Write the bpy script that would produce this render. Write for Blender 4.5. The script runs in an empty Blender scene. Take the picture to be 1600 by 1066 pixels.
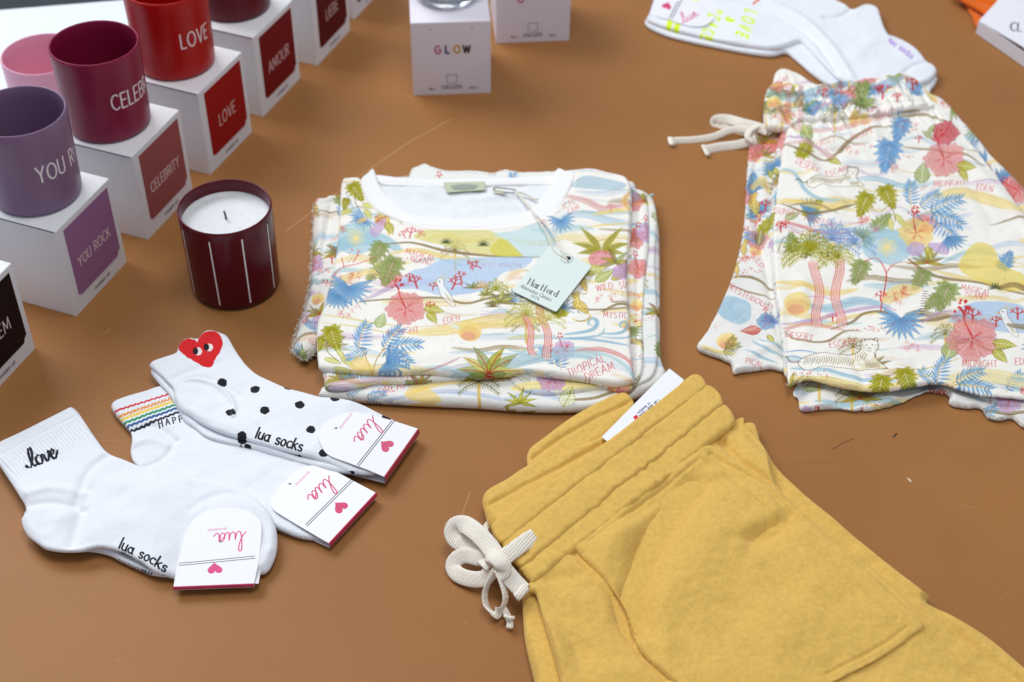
import bpy, math, random
import numpy as np
from mathutils import Matrix, Vector
random.seed(7)
SC = bpy.context.scene
COL = SC.collection
R = math.radians

# ------------------------------------------------------------------ camera, world, lamps, exposure
S = 0.93                                   # camera height over the table top, metres
FPX, PITCH, ROLL = 2295.75, R(41.881), R(0.599)
cam_d = bpy.data.cameras.new('camera'); cam = bpy.data.objects.new('camera', cam_d); COL.objects.link(cam)
cam_d.sensor_width = 36; cam_d.lens = FPX * 36 / 1600; cam_d.clip_start = 0.05; cam_d.clip_end = 60
cam.matrix_world = Matrix.Translation((0, 0, S)) @ Matrix.Rotation(math.pi/2 - PITCH, 4, 'X') @ Matrix.Rotation(ROLL, 4, 'Z')
cam_d.dof.use_dof = True; cam_d.dof.focus_distance = 1.24; cam_d.dof.aperture_fstop = 6.3
SC.camera = cam
wd = bpy.data.worlds.new('World'); SC.world = wd; wd.use_nodes = True
wbg = wd.node_tree.nodes['Background']; wbg.inputs[0].default_value = (.74, .84, 1, 1); wbg.inputs[1].default_value = 0.31

def area(name, loc, target, sx, sy, power, color):
    l = bpy.data.lights.new(name, 'AREA'); l.shape = 'RECTANGLE'; l.size = sx; l.size_y = sy; l.energy = power; l.color = color
    o = bpy.data.objects.new(name, l); COL.objects.link(o); o.location = loc
    o.rotation_euler = (Vector(target) - Vector(loc)).to_track_quat('-Z', 'Y').to_euler(); return o
area('window_light', (-1.7, 2.7, 2.3), (-.1, 1.1, 0), 2.1, 1.3, 62, (.95, .98, 1))
area('ceiling_light', (0.2, 0.9, 2.8), (0, 1.1, 0), 1.2, .9, 26, (1, .97, .92))
SC.view_settings.view_transform = 'Standard'; SC.view_settings.look = 'None'
SC.view_settings.exposure = 0.26; SC.view_settings.gamma = 1

# ------------------------------------------------------------------ helpers
_c, _s = math.cos(PITCH), math.sin(PITCH)
_D = np.array([0, _c, -_s]); _U0 = np.array([0, _s, _c]); _R0 = np.array([1., 0, 0])
_RR = math.cos(ROLL)*_R0 + math.sin(ROLL)*_U0; _UU = -math.sin(ROLL)*_R0 + math.cos(ROLL)*_U0
def W(p, z=0.0):
    """photo measurement (x, y) -> point on the level plane at height z, (n,2) world xy"""
    p = np.atleast_2d(np.asarray(p, float))
    d = _D + ((p[:, 0]-800)/FPX)[:, None]*_RR - ((p[:, 1]-533)/FPX)[:, None]*_UU
    t = (z - S)/d[:, 2]
    return d[:, :2]*t[:, None]
def W1(x, y, z=0.0):
    q = W([(x, y)], z)[0]; return Vector((q[0], q[1], z))

_lat = {}
def vnoise(x, y, sc, seed=0):
    r = _lat.get(seed)
    if r is None: r = _lat[seed] = np.random.RandomState(seed).rand(256, 256)
    u, v = x/sc + 1000, y/sc + 1000
    i, j = np.floor(u).astype(int), np.floor(v).astype(int); fu, fv = u-i, v-j
    fu = fu*fu*(3-2*fu); fv = fv*fv*(3-2*fv)
    g = lambda a, b: r[a % 256, b % 256]
    return (g(i, j)*(1-fu)+g(i+1, j)*fu)*(1-fv) + (g(i, j+1)*(1-fu)+g(i+1, j+1)*fu)*fv - .5
def catmull(p, closed=True, step=.0015):
    p = np.asarray(p, float); n = len(p); out = []
    for i in range(n if closed else n-1):
        if closed: a, b, c, d = p[i-1], p[i], p[(i+1) % n], p[(i+2) % n]
        else: a, b, c, d = p[max(i-1, 0)], p[i], p[i+1], p[min(i+2, n-1)]
        k = max(2, int(np.linalg.norm(c-b)/step))
        t = (np.arange(k)/k)[:, None]
        out.append(.5*((2*b)+(c-a)*t+(2*a-5*b+4*c-d)*t**2+(-a+3*b-3*c+d)*t**3))
    if not closed: out.append(p[-1:])
    return np.vstack(out)
def inside(px, xs, ys):
    """even-odd, grid of xs, ys -> bool [len(ys), len(xs)]"""
    m = np.zeros((len(ys), len(xs)), bool); x0, y0 = px[:, 0], px[:, 1]; x1, y1 = np.roll(x0, -1), np.roll(y0, -1)
    for k, y in enumerate(ys):
        c = (y0 <= y) != (y1 <= y)
        if not c.any(): continue
        xc = np.sort(x0[c] + (y-y0[c])*(x1[c]-x0[c])/(y1[c]-y0[c]))
        m[k] = np.searchsorted(xc, xs) % 2 == 1
    return m
def segdist(poly, X, Y, x0, y0, g, lim, closed):
    """distance field of a polyline on a regular grid X,Y (only within lim) + nearest point"""
    D = np.full(X.shape, lim*1.0); NX, NY = X.copy(), Y.copy(); n = len(poly)
    for i in range(n if closed else n-1):
        a, b = poly[i], poly[(i+1) % n]
        i0 = max(0, int((min(a[0], b[0])-lim-x0)/g)); i1 = int((max(a[0], b[0])+lim-x0)/g)+2
        j0 = max(0, int((min(a[1], b[1])-lim-y0)/g)); j1 = int((max(a[1], b[1])+lim-y0)/g)+2
        if i1 <= 0 or j1 <= 0: continue
        xs, ys = X[j0:j1, i0:i1], Y[j0:j1, i0:i1]
        if xs.size == 0: continue
        ab = b-a; L = ab@ab+1e-18
        t = np.clip(((xs-a[0])*ab[0]+(ys-a[1])*ab[1])/L, 0, 1)
        qx, qy = a[0]+t*ab[0], a[1]+t*ab[1]; d = np.hypot(xs-qx, ys-qy)
        s = D[j0:j1, i0:i1]; k = d < s
        s[k] = d[k]; NX[j0:j1, i0:i1][k] = qx[k]; NY[j0:j1, i0:i1][k] = qy[k]
    return D, NX, NY

def mk(name, v, f, mat, parent=None, uv=None, smooth=True):
    me = bpy.data.meshes.new(name); v = np.asarray(v, np.float32)
    if isinstance(f, np.ndarray):
        k = f.shape[1]; me.vertices.add(len(v)); me.vertices.foreach_set('co', v.ravel())
        me.loops.add(f.size); me.loops.foreach_set('vertex_index', f.ravel().astype(np.int32))
        me.polygons.add(len(f)); me.polygons.foreach_set('loop_start', np.arange(0, f.size, k, dtype=np.int32))
        me.polygons.foreach_set('loop_total', np.full(len(f), k, np.int32)); me.update(calc_edges=True)
    else:
        me.from_pydata([tuple(map(float, a)) for a in v], [], f)
    me.validate()
    if uv is not None:
        l = me.uv_layers.new(name='UVMap'); idx = np.empty(len(me.loops), np.int32); me.loops.foreach_get('vertex_index', idx)
        l.data.foreach_set('uv', np.asarray(uv, np.float32)[idx].ravel())
    me.polygons.foreach_set('use_smooth', np.full(len(me.polygons), smooth))
    me.materials.append(mat)
    o = bpy.data.objects.new(name, me); COL.objects.link(o)
    if parent: o.parent = parent
    return o
def thing(name, label, cat, group=None):
    o = bpy.data.objects.new(name, None); COL.objects.link(o); o.empty_display_size = .02
    return tag(o, label, cat, group)
def tag(o, label, cat, group=None):
    o['label'] = label; o['category'] = cat
    if group: o['group'] = group
    return o
def settle(root):
    """move a thing's Empty to the middle of its base, parts keep their place"""
    lo = np.array([9., 9, 9]); hi = -lo
    for c in root.children_recursive:
        if c.type == 'MESH':
            co = np.empty(len(c.data.vertices)*3, np.float32); c.data.vertices.foreach_get('co', co); co = co.reshape(-1, 3)
            lo = np.minimum(lo, co.min(0)); hi = np.maximum(hi, co.max(0))
    p = Vector(((lo[0]+hi[0])/2, (lo[1]+hi[1])/2, lo[2])); root.location = p
    for c in root.children: c.matrix_parent_inverse = Matrix.Translation(-p)

# ---- materials
def lin(c):
    return tuple(((x/255)/12.92 if x/255 < .04045 else ((x/255+.055)/1.055)**2.4) for x in c)
def mat(name, rgb=None, rough=.6, img=None, sheen=0, bump=None, spec=.5, mottle=None, coat=0, trans=0, weave=None):
    m = bpy.data.materials.new(name); m.use_nodes = True; nt = m.node_tree; N, Lk = nt.nodes, nt.links
    b = N['Principled BSDF']; b.inputs['Roughness'].default_value = rough; b.inputs['Specular IOR Level'].default_value = spec
    src = None
    if img is not None:
        t = N.new('ShaderNodeTexImage'); t.image = img; t.extension = 'EXTEND'; src = t.outputs['Color']
    elif rgb is not None:
        b.inputs['Base Color'].default_value = (*lin(rgb), 1)
    tc = N.new('ShaderNodeTexCoord')
    if mottle:                                     # (scale, strength)
        n = N.new('ShaderNodeTexNoise'); n.inputs['Scale'].default_value = mottle[0]; n.inputs['Detail'].default_value = 6; n.inputs['Roughness'].default_value = .65
        Lk.new(tc.outputs['Object'], n.inputs['Vector'])
        mr = N.new('ShaderNodeMapRange'); mr.inputs['From Min'].default_value = .3; mr.inputs['From Max'].default_value = .7
        mr.inputs['To Min'].default_value = 1-mottle[1]; mr.inputs['To Max'].default_value = 1+mottle[1]
        Lk.new(n.outputs['Fac'], mr.inputs['Value'])
        mx = N.new('ShaderNodeVectorMath'); mx.operation = 'SCALE'
        if src: Lk.new(src, mx.inputs[0])
        else: mx.inputs[0].default_value = lin(rgb)
        Lk.new(mr.outputs[0], mx.inputs['Scale']); src = mx.outputs[0]
    if src: Lk.new(src, b.inputs['Base Color'])
    if sheen:
        b.inputs['Sheen Weight'].default_value = sheen; b.inputs['Sheen Roughness'].default_value = .4
    if coat: b.inputs['Coat Weight'].default_value = coat; b.inputs['Coat Roughness'].default_value = .15
    if trans: b.inputs['Transmission Weight'].default_value = trans
    last = None
    for bp in (bump or []):                        # (scale, strength, distance)
        n = N.new('ShaderNodeTexNoise'); n.inputs['Scale'].default_value = bp[0]; n.inputs['Detail'].default_value = 3
        Lk.new(tc.outputs['Object'], n.inputs['Vector'])
        u = N.new('ShaderNodeBump'); u.inputs['Strength'].default_value = bp[1]; u.inputs['Distance'].default_value = bp[2]
        Lk.new(n.outputs['Fac'], u.inputs['Height'])
        if last: Lk.new(last, u.inputs['Normal'])
        last = u.outputs['Normal']
    if weave:                                      # (angle, waves per metre, strength, distance) knit ribs
        mp = N.new('ShaderNodeMapping'); mp.inputs['Rotation'].default_value = (0, 0, weave[0]); Lk.new(tc.outputs['Object'], mp.inputs['Vector'])
        w = N.new('ShaderNodeTexWave'); w.inputs['Scale'].default_value = weave[1]/3.1; w.inputs['Distortion'].default_value = .6; w.inputs['Detail'].default_value = 1
        Lk.new(mp.outputs[0], w.inputs['Vector'])
        u = N.new('ShaderNodeBump'); u.inputs['Strength'].default_value = weave[2]; u.inputs['Distance'].default_value = weave[3]
        Lk.new(w.outputs['Fac'], u.inputs['Height'])
        if last: Lk.new(last, u.inputs['Normal'])
        last = u.outputs['Normal']
    if last: Lk.new(last, b.inputs['Normal'])
    return m

# ---- stroke lettering
def A(cx, cy, rx, ry, a0, a1, n=10):
    return [(cx+rx*math.cos(R(a0+(a1-a0)*k/n)), cy+ry*math.sin(R(a0+(a1-a0)*k/n))) for k in range(n+1)]
G = {
 'A': (.62, [[(0, 0), (.31, 1), (.62, 0)], [(.12, .36), (.5, .36)]]),
 'B': (.5, [[(0, 0), (0, 1), (.25, 1)]+A(.25, .76, .21, .24, 90, -90)+[(0, .52)], [(.25, .52)]+A(.27, .26, .23, .26, 90, -90)+[(0, 0)]]),
 'C': (.55, [A(.34, .5, .34, .5, 50, 310, 14)]),
 'D': (.58, [[(0, 0), (0, 1), (.2, 1)]+A(.2, .5, .38, .5, 90, -90, 12)+[(0, 0)]]),
 'E': (.42, [[(.42, 0), (0, 0), (0, 1), (.42, 1)], [(0, .52), (.36, .52)]]),
 'F': (.42, [[(0, 0), (0, 1), (.42, 1)], [(0, .52), (.36, .52)]]),
 'G': (.62, [A(.34, .5, .34, .5, 50, 350, 16)+[(.66, .48), (.4, .48)]]),
 'H': (.55, [[(0, 0), (0, 1)], [(.55, 0), (.55, 1)], [(0, .52), (.55, .52)]]),
 'I': (.02, [[(0, 0), (0, 1)]]),
 'K': (.5, [[(0, 0), (0, 1)], [(.48, 1), (0, .42)], [(.15, .6), (.5, 0)]]),
 'L': (.38, [[(0, 1), (0, 0), (.4, 0)]]),
 'M': (.72, [[(0, 0), (.06, 1), (.36, .2), (.66, 1), (.72, 0)]]),
 'N': (.56, [[(0, 0), (0, 1), (.56, 0), (.56, 1)]]),
 'O': (.7, [A(.35, .5, .35, .5, 0, 360, 18)]),
 'P': (.48, [[(0, 0), (0, 1), (.22, 1)]+A(.22, .74, .25, .26, 90, -90)+[(0, .48)]]),
 'R': (.5, [[(0, 0), (0, 1), (.22, 1)]+A(.22, .75, .24, .25, 90, -90)+[(0, .5)], [(.22, .5), (.5, 0)]]),
 'S': (.45, [A(.23, .75, .21, .25, 40, 270, 10)+A(.23, .25, .22, .25, 90, -150, 10)]),
 'T': (.5, [[(0, 1), (.52, 1)], [(.26, 1), (.26, 0)]]),
 'U': (.54, [[(0, 1), (0, .3)]+A(.27, .28, .27, .28, 180, 360, 10)+[(.54, 1)]]),
 'V': (.58, [[(0, 1), (.29, 0), (.58, 1)]]),
 'W': (.85, [[(0, 1), (.21, 0), (.42, .9), (.63, 0), (.84, 1)]]),
 'Y': (.56, [[(0, 1), (.28, .5), (.56, 1)], [(.28, .5), (.28, 0)]]),
 'Z': (.5, [[(0, 1), (.5, 1), (0, 0), (.5, 0)]]),
 '1': (.2, [[(0, .8), (.15, 1), (.15, 0)]]), '9': (.42, [A(.21, .72, .21, .28, 0, 360, 12), [(.42, .72), (.36, .2), (.15, 0)]]),
 '7': (.42, [[(0, 1), (.42, 1), (.15, 0)]]), '0': (.42, [A(.21, .5, .21, .5, 0, 360, 12)]), '3': (.4, [A(.18, .75, .2, .25, 150, -90, 9)+A(.18, .26, .22, .26, 90, -150, 9)]),
 '5': (.4, [[(.38, 1), (.06, 1), (.03, .58)]+A(.18, .3, .22, .3, 120, -140, 9)]), '2': (.4, [A(.2, .75, .2, .25, 160, -20, 8)+[(0, 0), (.42, 0)]]), '.': (.05, [[(0, 0), (.03, .03)]]),
 'l': (.06, [[(.0, 1), (.03, 0)]]), 'i': (.04, [[(0, 0), (0, .55)], [(0, .75), (0, .78)]]), 'm': (.62, [[(0, 0), (0, .58)], [(0, .4)]+A(.15, .4, .15, .16, 150, 0, 5)+[(.3, 0)], [(.3, .4)]+A(.45, .4, .15, .16, 150, 0, 5)+[(.6, 0)]]),
 'u': (.38, [[(0, .6), (0, .2)]+A(.18, .2, .18, .2, 180, 350, 7)+[(.37, .6)], [(.37, .2), (.4, 0)]]),
 'a': (.42, [A(.2, .28, .2, .28, 20, 380, 12), [(.4, .58), (.4, .1), (.44, 0)]]),
 's': (.3, [A(.15, .44, .14, .14, 30, 270, 7)+A(.15, .15, .15, .15, 90, -150, 7)]),
 'o': (.4, [A(.2, .29, .2, .29, 0, 360, 12)]), 'c': (.34, [A(.2, .29, .2, .29, 50, 310, 10)]),
 'k': (.38, [[(0, 1), (0, 0)], [(.34, .58), (0, .22)], [(.12, .34), (.38, 0)]]),
 'e': (.36, [[(.03, .3), (.36, .32)]+A(.19, .29, .18, .29, 10, 320, 10)]), 'v': (.36, [[(0, .58), (.18, 0), (.36, .58)]]),
 'r': (.26, [[(0, 0), (0, .58)], [(0, .36)]+A(.14, .42, .14, .14, 170, 40, 5)]), 't': (.26, [[(.12, .9), (.12, .06), (.24, 0)], [(0, .58), (.26, .58)]]),
 'f': (.26, [[(.1, 0), (.1, .8)]+A(.22, .82, .12, .17, 180, 70, 5), [(0, .56), (.24, .56)]]), 'd': (.42, [A(.2, .28, .2, .28, 0, 360, 12), [(.4, 1), (.4, 0)]]),
 'n': (.36, [[(0, 0), (0, .58)], [(0, .38)]+A(.18, .38, .18, .2, 160, 0, 6)+[(.36, 0)]]),
 'h': (.36, [[(0, 0), (0, 1)], [(0, .38)]+A(.18, .38, .18, .2, 160, 0, 6)+[(.36, 0)]]),
 '&': (.5, [[(.5, .1), (.1, .7)]+A(.22, .82, .13, .17, 200, -40, 7)+[(.05, .3)]+A(.2, .2, .18, .2, 150, 330, 7)+[(.48, .45)]]),
 ' ': (.3, []), '-': (.3, [[(0, .5), (.3, .5)]]),
}
def text(s, x, y, h, rot=0, gap=.2, ww=1, slant=0, wob=0):
    """strokes of a line of writing, y up; returns (strokes, width)"""
    out = []; cx = 0; c, sn = math.cos(R(rot)), math.sin(R(rot)); rr = random.Random(len(s)*7)
    for ch in s:
        w, st = G.get(ch, G[' ']); dy = rr.uniform(-wob, wob)
        for k in st:
            out.append([(x+h*(c*(cx+a*ww+b*slant)-sn*(b+dy)), y+h*(sn*(cx+a*ww+b*slant)+c*(b+dy))) for a, b in k])
        cx += w*ww+gap
    return out, (cx-gap)*h
# connected script "lua" as one stroke (y up, height of l = 1)
LUA = [[(-.05, .05), (.2, .35), (.38, .8), (.36, 1), (.26, .95), (.2, .6), (.2, .15), (.28, 0), (.42, .1), (.52, .4), (.5, .12), (.6, 0), (.74, .12), (.84, .42), (.8, .1), (.9, 0), (1.05, .2), (1.3, .42), (1.18, .44), (1.04, .25), (1.06, .04), (1.2, .04), (1.33, .4), (1.32, .1), (1.42, 0), (1.6, .15)]]
LOVE = [[(-.25, .2), (-.1, .05), (.05, .1), (.28, .6), (.32, .95), (.22, 1), (.12, .75), (.12, .2), (.25, .02), (.42, .1)], A(.55, .25, .17, .24, 90, 450, 12)+[(.7, .42), (.85, .42)],
        [(.85, .42), (.95, .02), (1.15, .3), (1.12, .48), (1.22, .42)], [(1.22, .2), (1.45, .35), (1.4, .5), (1.26, .4), (1.24, .12), (1.4, 0), (1.62, .3)]]

# ---- a painted sheet: colours drawn in code into a generated image
class Sheet:
    def __init__(s, x0, y0, x1, y1, ppm, base, z=None, seed=1, grain=.0):
        s.b = (x0, y0, x1, y1); s.k = ppm; s.w = int((x1-x0)*ppm)+1; s.h = int((y1-y0)*ppm)+1; s.z = z
        s.a = np.empty((s.h, s.w, 3), np.float32); s.a[:] = np.array(base, np.float32)/255
        rs = np.random.RandomState(seed); s.g = rs.rand(s.h, s.w).astype(np.float32)
        g2 = rs.rand(s.h//3+2, s.w//3+2).repeat(3, 0).repeat(3, 1)[:s.h, :s.w]; s.g = .5*s.g+.5*g2.astype(np.float32); s.gr = grain
    def P(s, pts):
        p = W(pts, s.z) if s.z is not None else np.asarray(pts, float)
        return (p-np.array(s.b[:2]))*s.k
    def _mix(s, j0, i0, m, col, al):
        h, w = m.shape; sub = s.a[j0:j0+h, i0:i0+w]
        a = m*al
        if s.gr: a = a*(1-s.gr*s.g[j0:j0+h, i0:i0+w])
        sub += (np.array(col, np.float32)/255-sub)*a[..., None]
    def poly(s, pts, col, al=1, smooth=False):
        if smooth: pts = catmull(pts, True, 2 if s.z is not None else .002)
        p = s.P(pts); i0, j0 = np.maximum(np.floor(p.min(0)).astype(int), 0); i1, j1 = np.ceil(p.max(0)).astype(int)+1
        i1, j1 = min(i1, s.w), min(j1, s.h)
        if i1 <= i0 or j1 <= j0: return
        s._mix(j0, i0, inside(p, np.arange(i0, i1), np.arange(j0, j1)).astype(np.float32), col, al)
    def line(s, pts, wd, col, al=1, smooth=False, taper=0, soft=0, units=None):
        """wd in the same units as pts (photo units when z is set)"""
        if len(pts) < 2: return
        pts = np.asarray(pts, float)
        if smooth: pts = catmull(pts, False, 3 if s.z is not None else .002)
        p = s.P(pts)
        if s.z is not None:
            q = s.P(pts[:1]+np.array([[1, 0]])); f = np.linalg.norm(q-p[:1])
        else: f = s.k
        n = len(p); r = np.full(n, wd*f/2)
        if taper: tt = np.linspace(0, 1, n); r = r*(1-taper*(2*np.abs(tt-.5))**2)
        e = r.max()+1.5+soft*r.max(); i0, j0 = np.maximum(np.floor(p.min(0)-e).astype(int), 0); i1, j1 = np.ceil(p.max(0)+e).astype(int)+1
        i1, j1 = min(i1, s.w), min(j1, s.h)
        if i1 <= i0 or j1 <= j0: return
        Dm = np.zeros((j1-j0, i1-i0), np.float32)
        for k in range(n-1):
            a, b = p[k], p[k+1]; rr = max(r[k], r[k+1]); ee = rr*(1+soft)+1.5
            ia, ja = max(i0, int(min(a[0], b[0])-ee)), max(j0, int(min(a[1], b[1])-ee)); ib, jb = min(i1, int(max(a[0], b[0])+ee)+2), min(j1, int(max(a[1], b[1])+ee)+2)
            if ib <= ia or jb <= ja: continue
            X, Y = np.meshgrid(np.arange(ia, ib), np.arange(ja, jb)); ab = b-a; L = ab@ab+1e-9
            t = np.clip(((X-a[0])*ab[0]+(Y-a[1])*ab[1])/L, 0, 1); d = np.hypot(X-a[0]-t*ab[0], Y-a[1]-t*ab[1]); rl = r[k]+(r[k+1]-r[k])*t
            m = np.clip((rl-d)/(1+soft*rl)+.5, 0, 1); v = Dm[ja-j0:jb-j0, ia-i0:ib-i0]; np.maximum(v, m, out=v)
        s._mix(j0, i0, Dm, col, al)
    def write(s, t, x, y, h, col, wd, rot=0, gap=.2, ww=1, slant=0, wob=0, al=1, down=None, center=False):
        """down=True: y grows downwards (photo units)"""
        st, w = text(t, 0, 0, h, 0, gap, ww, slant, wob) if isinstance(t, str) else ([[(a*h, b*h) for a, b in k] for k in t], 0)
        c, sn = math.cos(R(rot)), math.sin(R(rot)); f = -1 if (down if down is not None else s.z is not None) else 1
        ox = -w/2 if center else 0
        for k in st:
            s.line([(x+c*(a+ox)-sn*b, y+f*(sn*(a+ox)+c*b)) for a, b in k], wd, col, al)
    def dot(s, x, y, r, col, al=1, ry=None, rot=0):
        s.poly([(x+math.cos(t)*r*math.cos(R(rot))-math.sin(t)*(ry or r)*math.sin(R(rot)), y+math.cos(t)*r*math.sin(R(rot))+math.sin(t)*(ry or r)*math.cos(R(rot))) for t in np.linspace(0, 6.283, 20)[:-1]], col, al)
    def rich(s, sat=1.02, g=1.22):
        L = s.a.mean(2, keepdims=True); s.a = np.clip(L+(s.a-L)*sat, 0, 1)**g*.97+.02; return s
    def image(s, name):
        im = bpy.data.images.new(name, s.w, s.h, alpha=False)
        o = np.ones((s.h, s.w, 4), np.float32); o[..., :3] = np.clip(s.a, 0, 1); im.pixels.foreach_set(o.ravel()); im.update(); im.pack(); return im
    def uv(s, xy):
        x0, y0, _, _ = s.b; return np.stack([((xy[:, 0]-x0)*s.k+.5)/s.w, ((xy[:, 1]-y0)*s.k+.5)/s.h], 1)
def sheet_px(box, z, ppm, base, seed=1, grain=.5, pad=.012):
    q = W([(box[0], box[1]), (box[2], box[1]), (box[2], box[3]), (box[0], box[3])], z)
    return Sheet(q[:, 0].min()-pad, q[:, 1].min()-pad, q[:, 0].max()+pad, q[:, 1].max()+pad, ppm, base, z, seed, grain)

# ---- soft cloth slab: rounded edges, wrinkles, real thickness
def slab(name, out, z0, t, m, parent=None, r=None, g=.0011, ridges=(), noise=((.03, .0012, 1),), sheet=None, tilt=None, smooth=True, jag=0, thin=None, zout=None, flatten=.5, world=False, fn=None, wz=None):
    """out: outline; ridges: (polyline, height, half width); thickness t; wz: height at which the outline was measured"""
    zm = z0+t/2 if wz is None else wz
    p = np.asarray(out, float) if world else W(out, zm)
    p = catmull(p, True) if smooth else np.vstack([np.linspace(p[i], p[(i+1) % len(p)], max(2, int(np.linalg.norm(p[i]-p[(i+1) % len(p)])/.002)), endpoint=False) for i in range(len(p))])
    if jag:
        nn = vnoise(p[:, 0]*1+9, p[:, 1], .0045, 5)*jag*2+vnoise(p[:, 0], p[:, 1]+3, .0016, 6)*jag
        tg = np.roll(p, -1, 0)-np.roll(p, 1, 0); tg /= np.linalg.norm(tg, axis=1)[:, None]+1e-9
        p = p+np.stack([tg[:, 1], -tg[:, 0]], 1)*nn[:, None]
    r = r or t*.55
    x0, y0 = p.min(0)-2.5*g; x1, y1 = p.max(0)+2.5*g
    xs = np.arange(x0, x1, g); ys = np.arange(y0, y1, g); X, Y = np.meshgrid(xs, ys)
    ins = inside(p, xs, ys); lim = max(r, .004)*1.05
    D, NX, NY = segdist(p, X, Y, x0, y0, g, lim, True)
    cell = ins[:-1, :-1] | ins[1:, :-1] | ins[:-1, 1:] | ins[1:, 1:]
    use = np.zeros(ins.shape, bool)
    for a in (0, 1):
        for b in (0, 1): use[a:a+cell.shape[0], b:b+cell.shape[1]] |= cell
    PX, PY = np.where(ins, X, NX), np.where(ins, Y, NY); d = np.where(ins, D, 0)
    s_ = np.clip(d/r, 0, 1); prof = np.sqrt(np.clip(1-(1-s_)**2, 0, 1)); sm = s_*s_*(3-2*s_)
    b = np.zeros_like(X)
    for (sc, am, sd) in noise: b += vnoise(X, Y, sc, sd)*am*2
    for rg in ridges:
        pts, hgt, hw = rg[:3]
        q = W(pts, zm) if not world else np.asarray(pts, float)
        q = catmull(q, False, .004); dd, _, _ = segdist(q, X, Y, x0, y0, g, hw*2.6, False)
        w_ = np.exp(-(dd/hw)**2)-np.exp(-2.6**2)
        if len(rg) > 3:                           # one-sided step: cloth edge
            w_ = np.clip(1-dd/hw, 0, 1)**.5
        if hw >= .0055:                           # broad folds die away towards both ends
            for e in (q[0], q[-1]): w_ = w_*(1-np.exp(-((X-e[0])**2+(Y-e[1])**2)/(1.5*hw)**2))
        b += hgt*w_
    if fn is not None: b += fn(X, Y)
    zt = z0+t/2+t/2*prof+b*sm; zb = z0+t/2-t/2*prof*flatten*2*.98
    if flatten < .5: zb = np.maximum(zb, z0)
    if tilt: tz = tilt(PX, PY); zt = zt+tz; zb = zb+tz
    idx = np.full(X.shape, -1); n = use.sum(); idx[use] = np.arange(n)
    ex = (1-prof)*t/2*.9; nx, ny = NX-X, NY-Y; ln = np.hypot(nx, ny)+1e-9; sg = np.where(ins, 1, 0)
    ux, uy = PX+nx/ln*ex*sg, PY+ny/ln*ex*sg
    j, i = np.nonzero(cell); a0, a1, a2, a3 = idx[j, i], idx[j, i+1], idx[j+1, i+1], idx[j+1, i]
    top = np.stack([a0, a1, a2, a3], 1)
    bnd = (~ins) & use                           # rim nodes shared by both sheets
    bi = np.full(X.shape, -1); bi[use] = idx[use]; inner = use & ins; bi[inner] = n+np.arange(inner.sum())
    bot = np.stack([bi[j, i], bi[j+1, i], bi[j+1, i+1], bi[j, i+1]], 1)
    v = np.vstack([np.stack([PX[use], PY[use], zt[use]], 1), np.stack([PX[inner], PY[inner], zb[inner]], 1)])
    uvw = np.vstack([np.stack([ux[use], uy[use]], 1), np.stack([PX[inner], PY[inner]], 1)])
    uv = sheet.uv(uvw) if sheet is not None else uvw
    return mk(name, v, np.vstack([top, bot]), m, parent, uv)

def prism(name, pts, z0, z1, m, parent=None, bev=.0004, uvf=None, tilt=None, zs=None, uv2=None):
    """flat card: outline in world xy"""
    n = len(pts); p = np.asarray(pts, float); c = p.mean(0); v = []; f = []
    q = p-(p-c)/np.linalg.norm(p-c, axis=1)[:, None]*bev
    rings = [(q, z0), (p, z0+bev), (p, z1-bev), (q, z1)] if z1-z0 > 2*bev else [(p, z0), (p, z1)]
    for rg, z in rings:
        for ii, a in enumerate(rg): v.append((a[0], a[1], z+(tilt(a[0], a[1]) if tilt else 0)+(zs[ii] if zs is not None else 0)))
    for k in range(len(rings)-1):
        for i in range(n): f.append((k*n+i, k*n+(i+1) % n, (k+1)*n+(i+1) % n, (k+1)*n+i))
    f.append(tuple(range(n))[::-1]); f.append(tuple(range((len(rings)-1)*n, len(rings)*n)))
    return mk(name, v, f, m, parent, uvf(np.array(v)[:, :2]) if uvf else (np.vstack([uv2]*len(rings)) if uv2 is not None else None), smooth=False)

def cord(name, pts, wdt, thk, m, parent=None, step=.0015, n=10, up=None, vary=0):
    """flat cord swept along 3d points; pts: list of (px, py, z)"""
    q = np.array([tuple(W1(*a)) for a in pts]); q = catmull(q, False, step)
    T = np.gradient(q, axis=0); T /= np.linalg.norm(T, axis=1)[:, None]+1e-9; v = []; L = 0; uv = []
    for i, (c, t) in enumerate(zip(q, T)):
        u = np.array(up if up is not None else (0, 0, 1.)); s_ = np.cross(t, u); s_ /= np.linalg.norm(s_)+1e-9; u2 = np.cross(s_, t)
        if i: L += np.linalg.norm(q[i]-q[i-1])
        w_ = wdt*(1+vary*math.sin(L*210)*.4)
        for k in range(n):
            a = 2*math.pi*k/n; ca, sa = math.cos(a), math.sin(a)
            ca = math.copysign(abs(ca)**.6, ca)
            v.append(c+s_*w_/2*ca+u2*thk/2*sa); uv.append((k/n, L*100))
    f = [(i*n+k, i*n+(k+1) % n, (i+1)*n+(k+1) % n, (i+1)*n+k) for i in range(len(q)-1) for k in range(n)]
    f += [tuple(range(n))[::-1], tuple(range((len(q)-1)*n, len(q)*n))]
    return mk(name, v, f, m, parent, uv)
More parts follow.
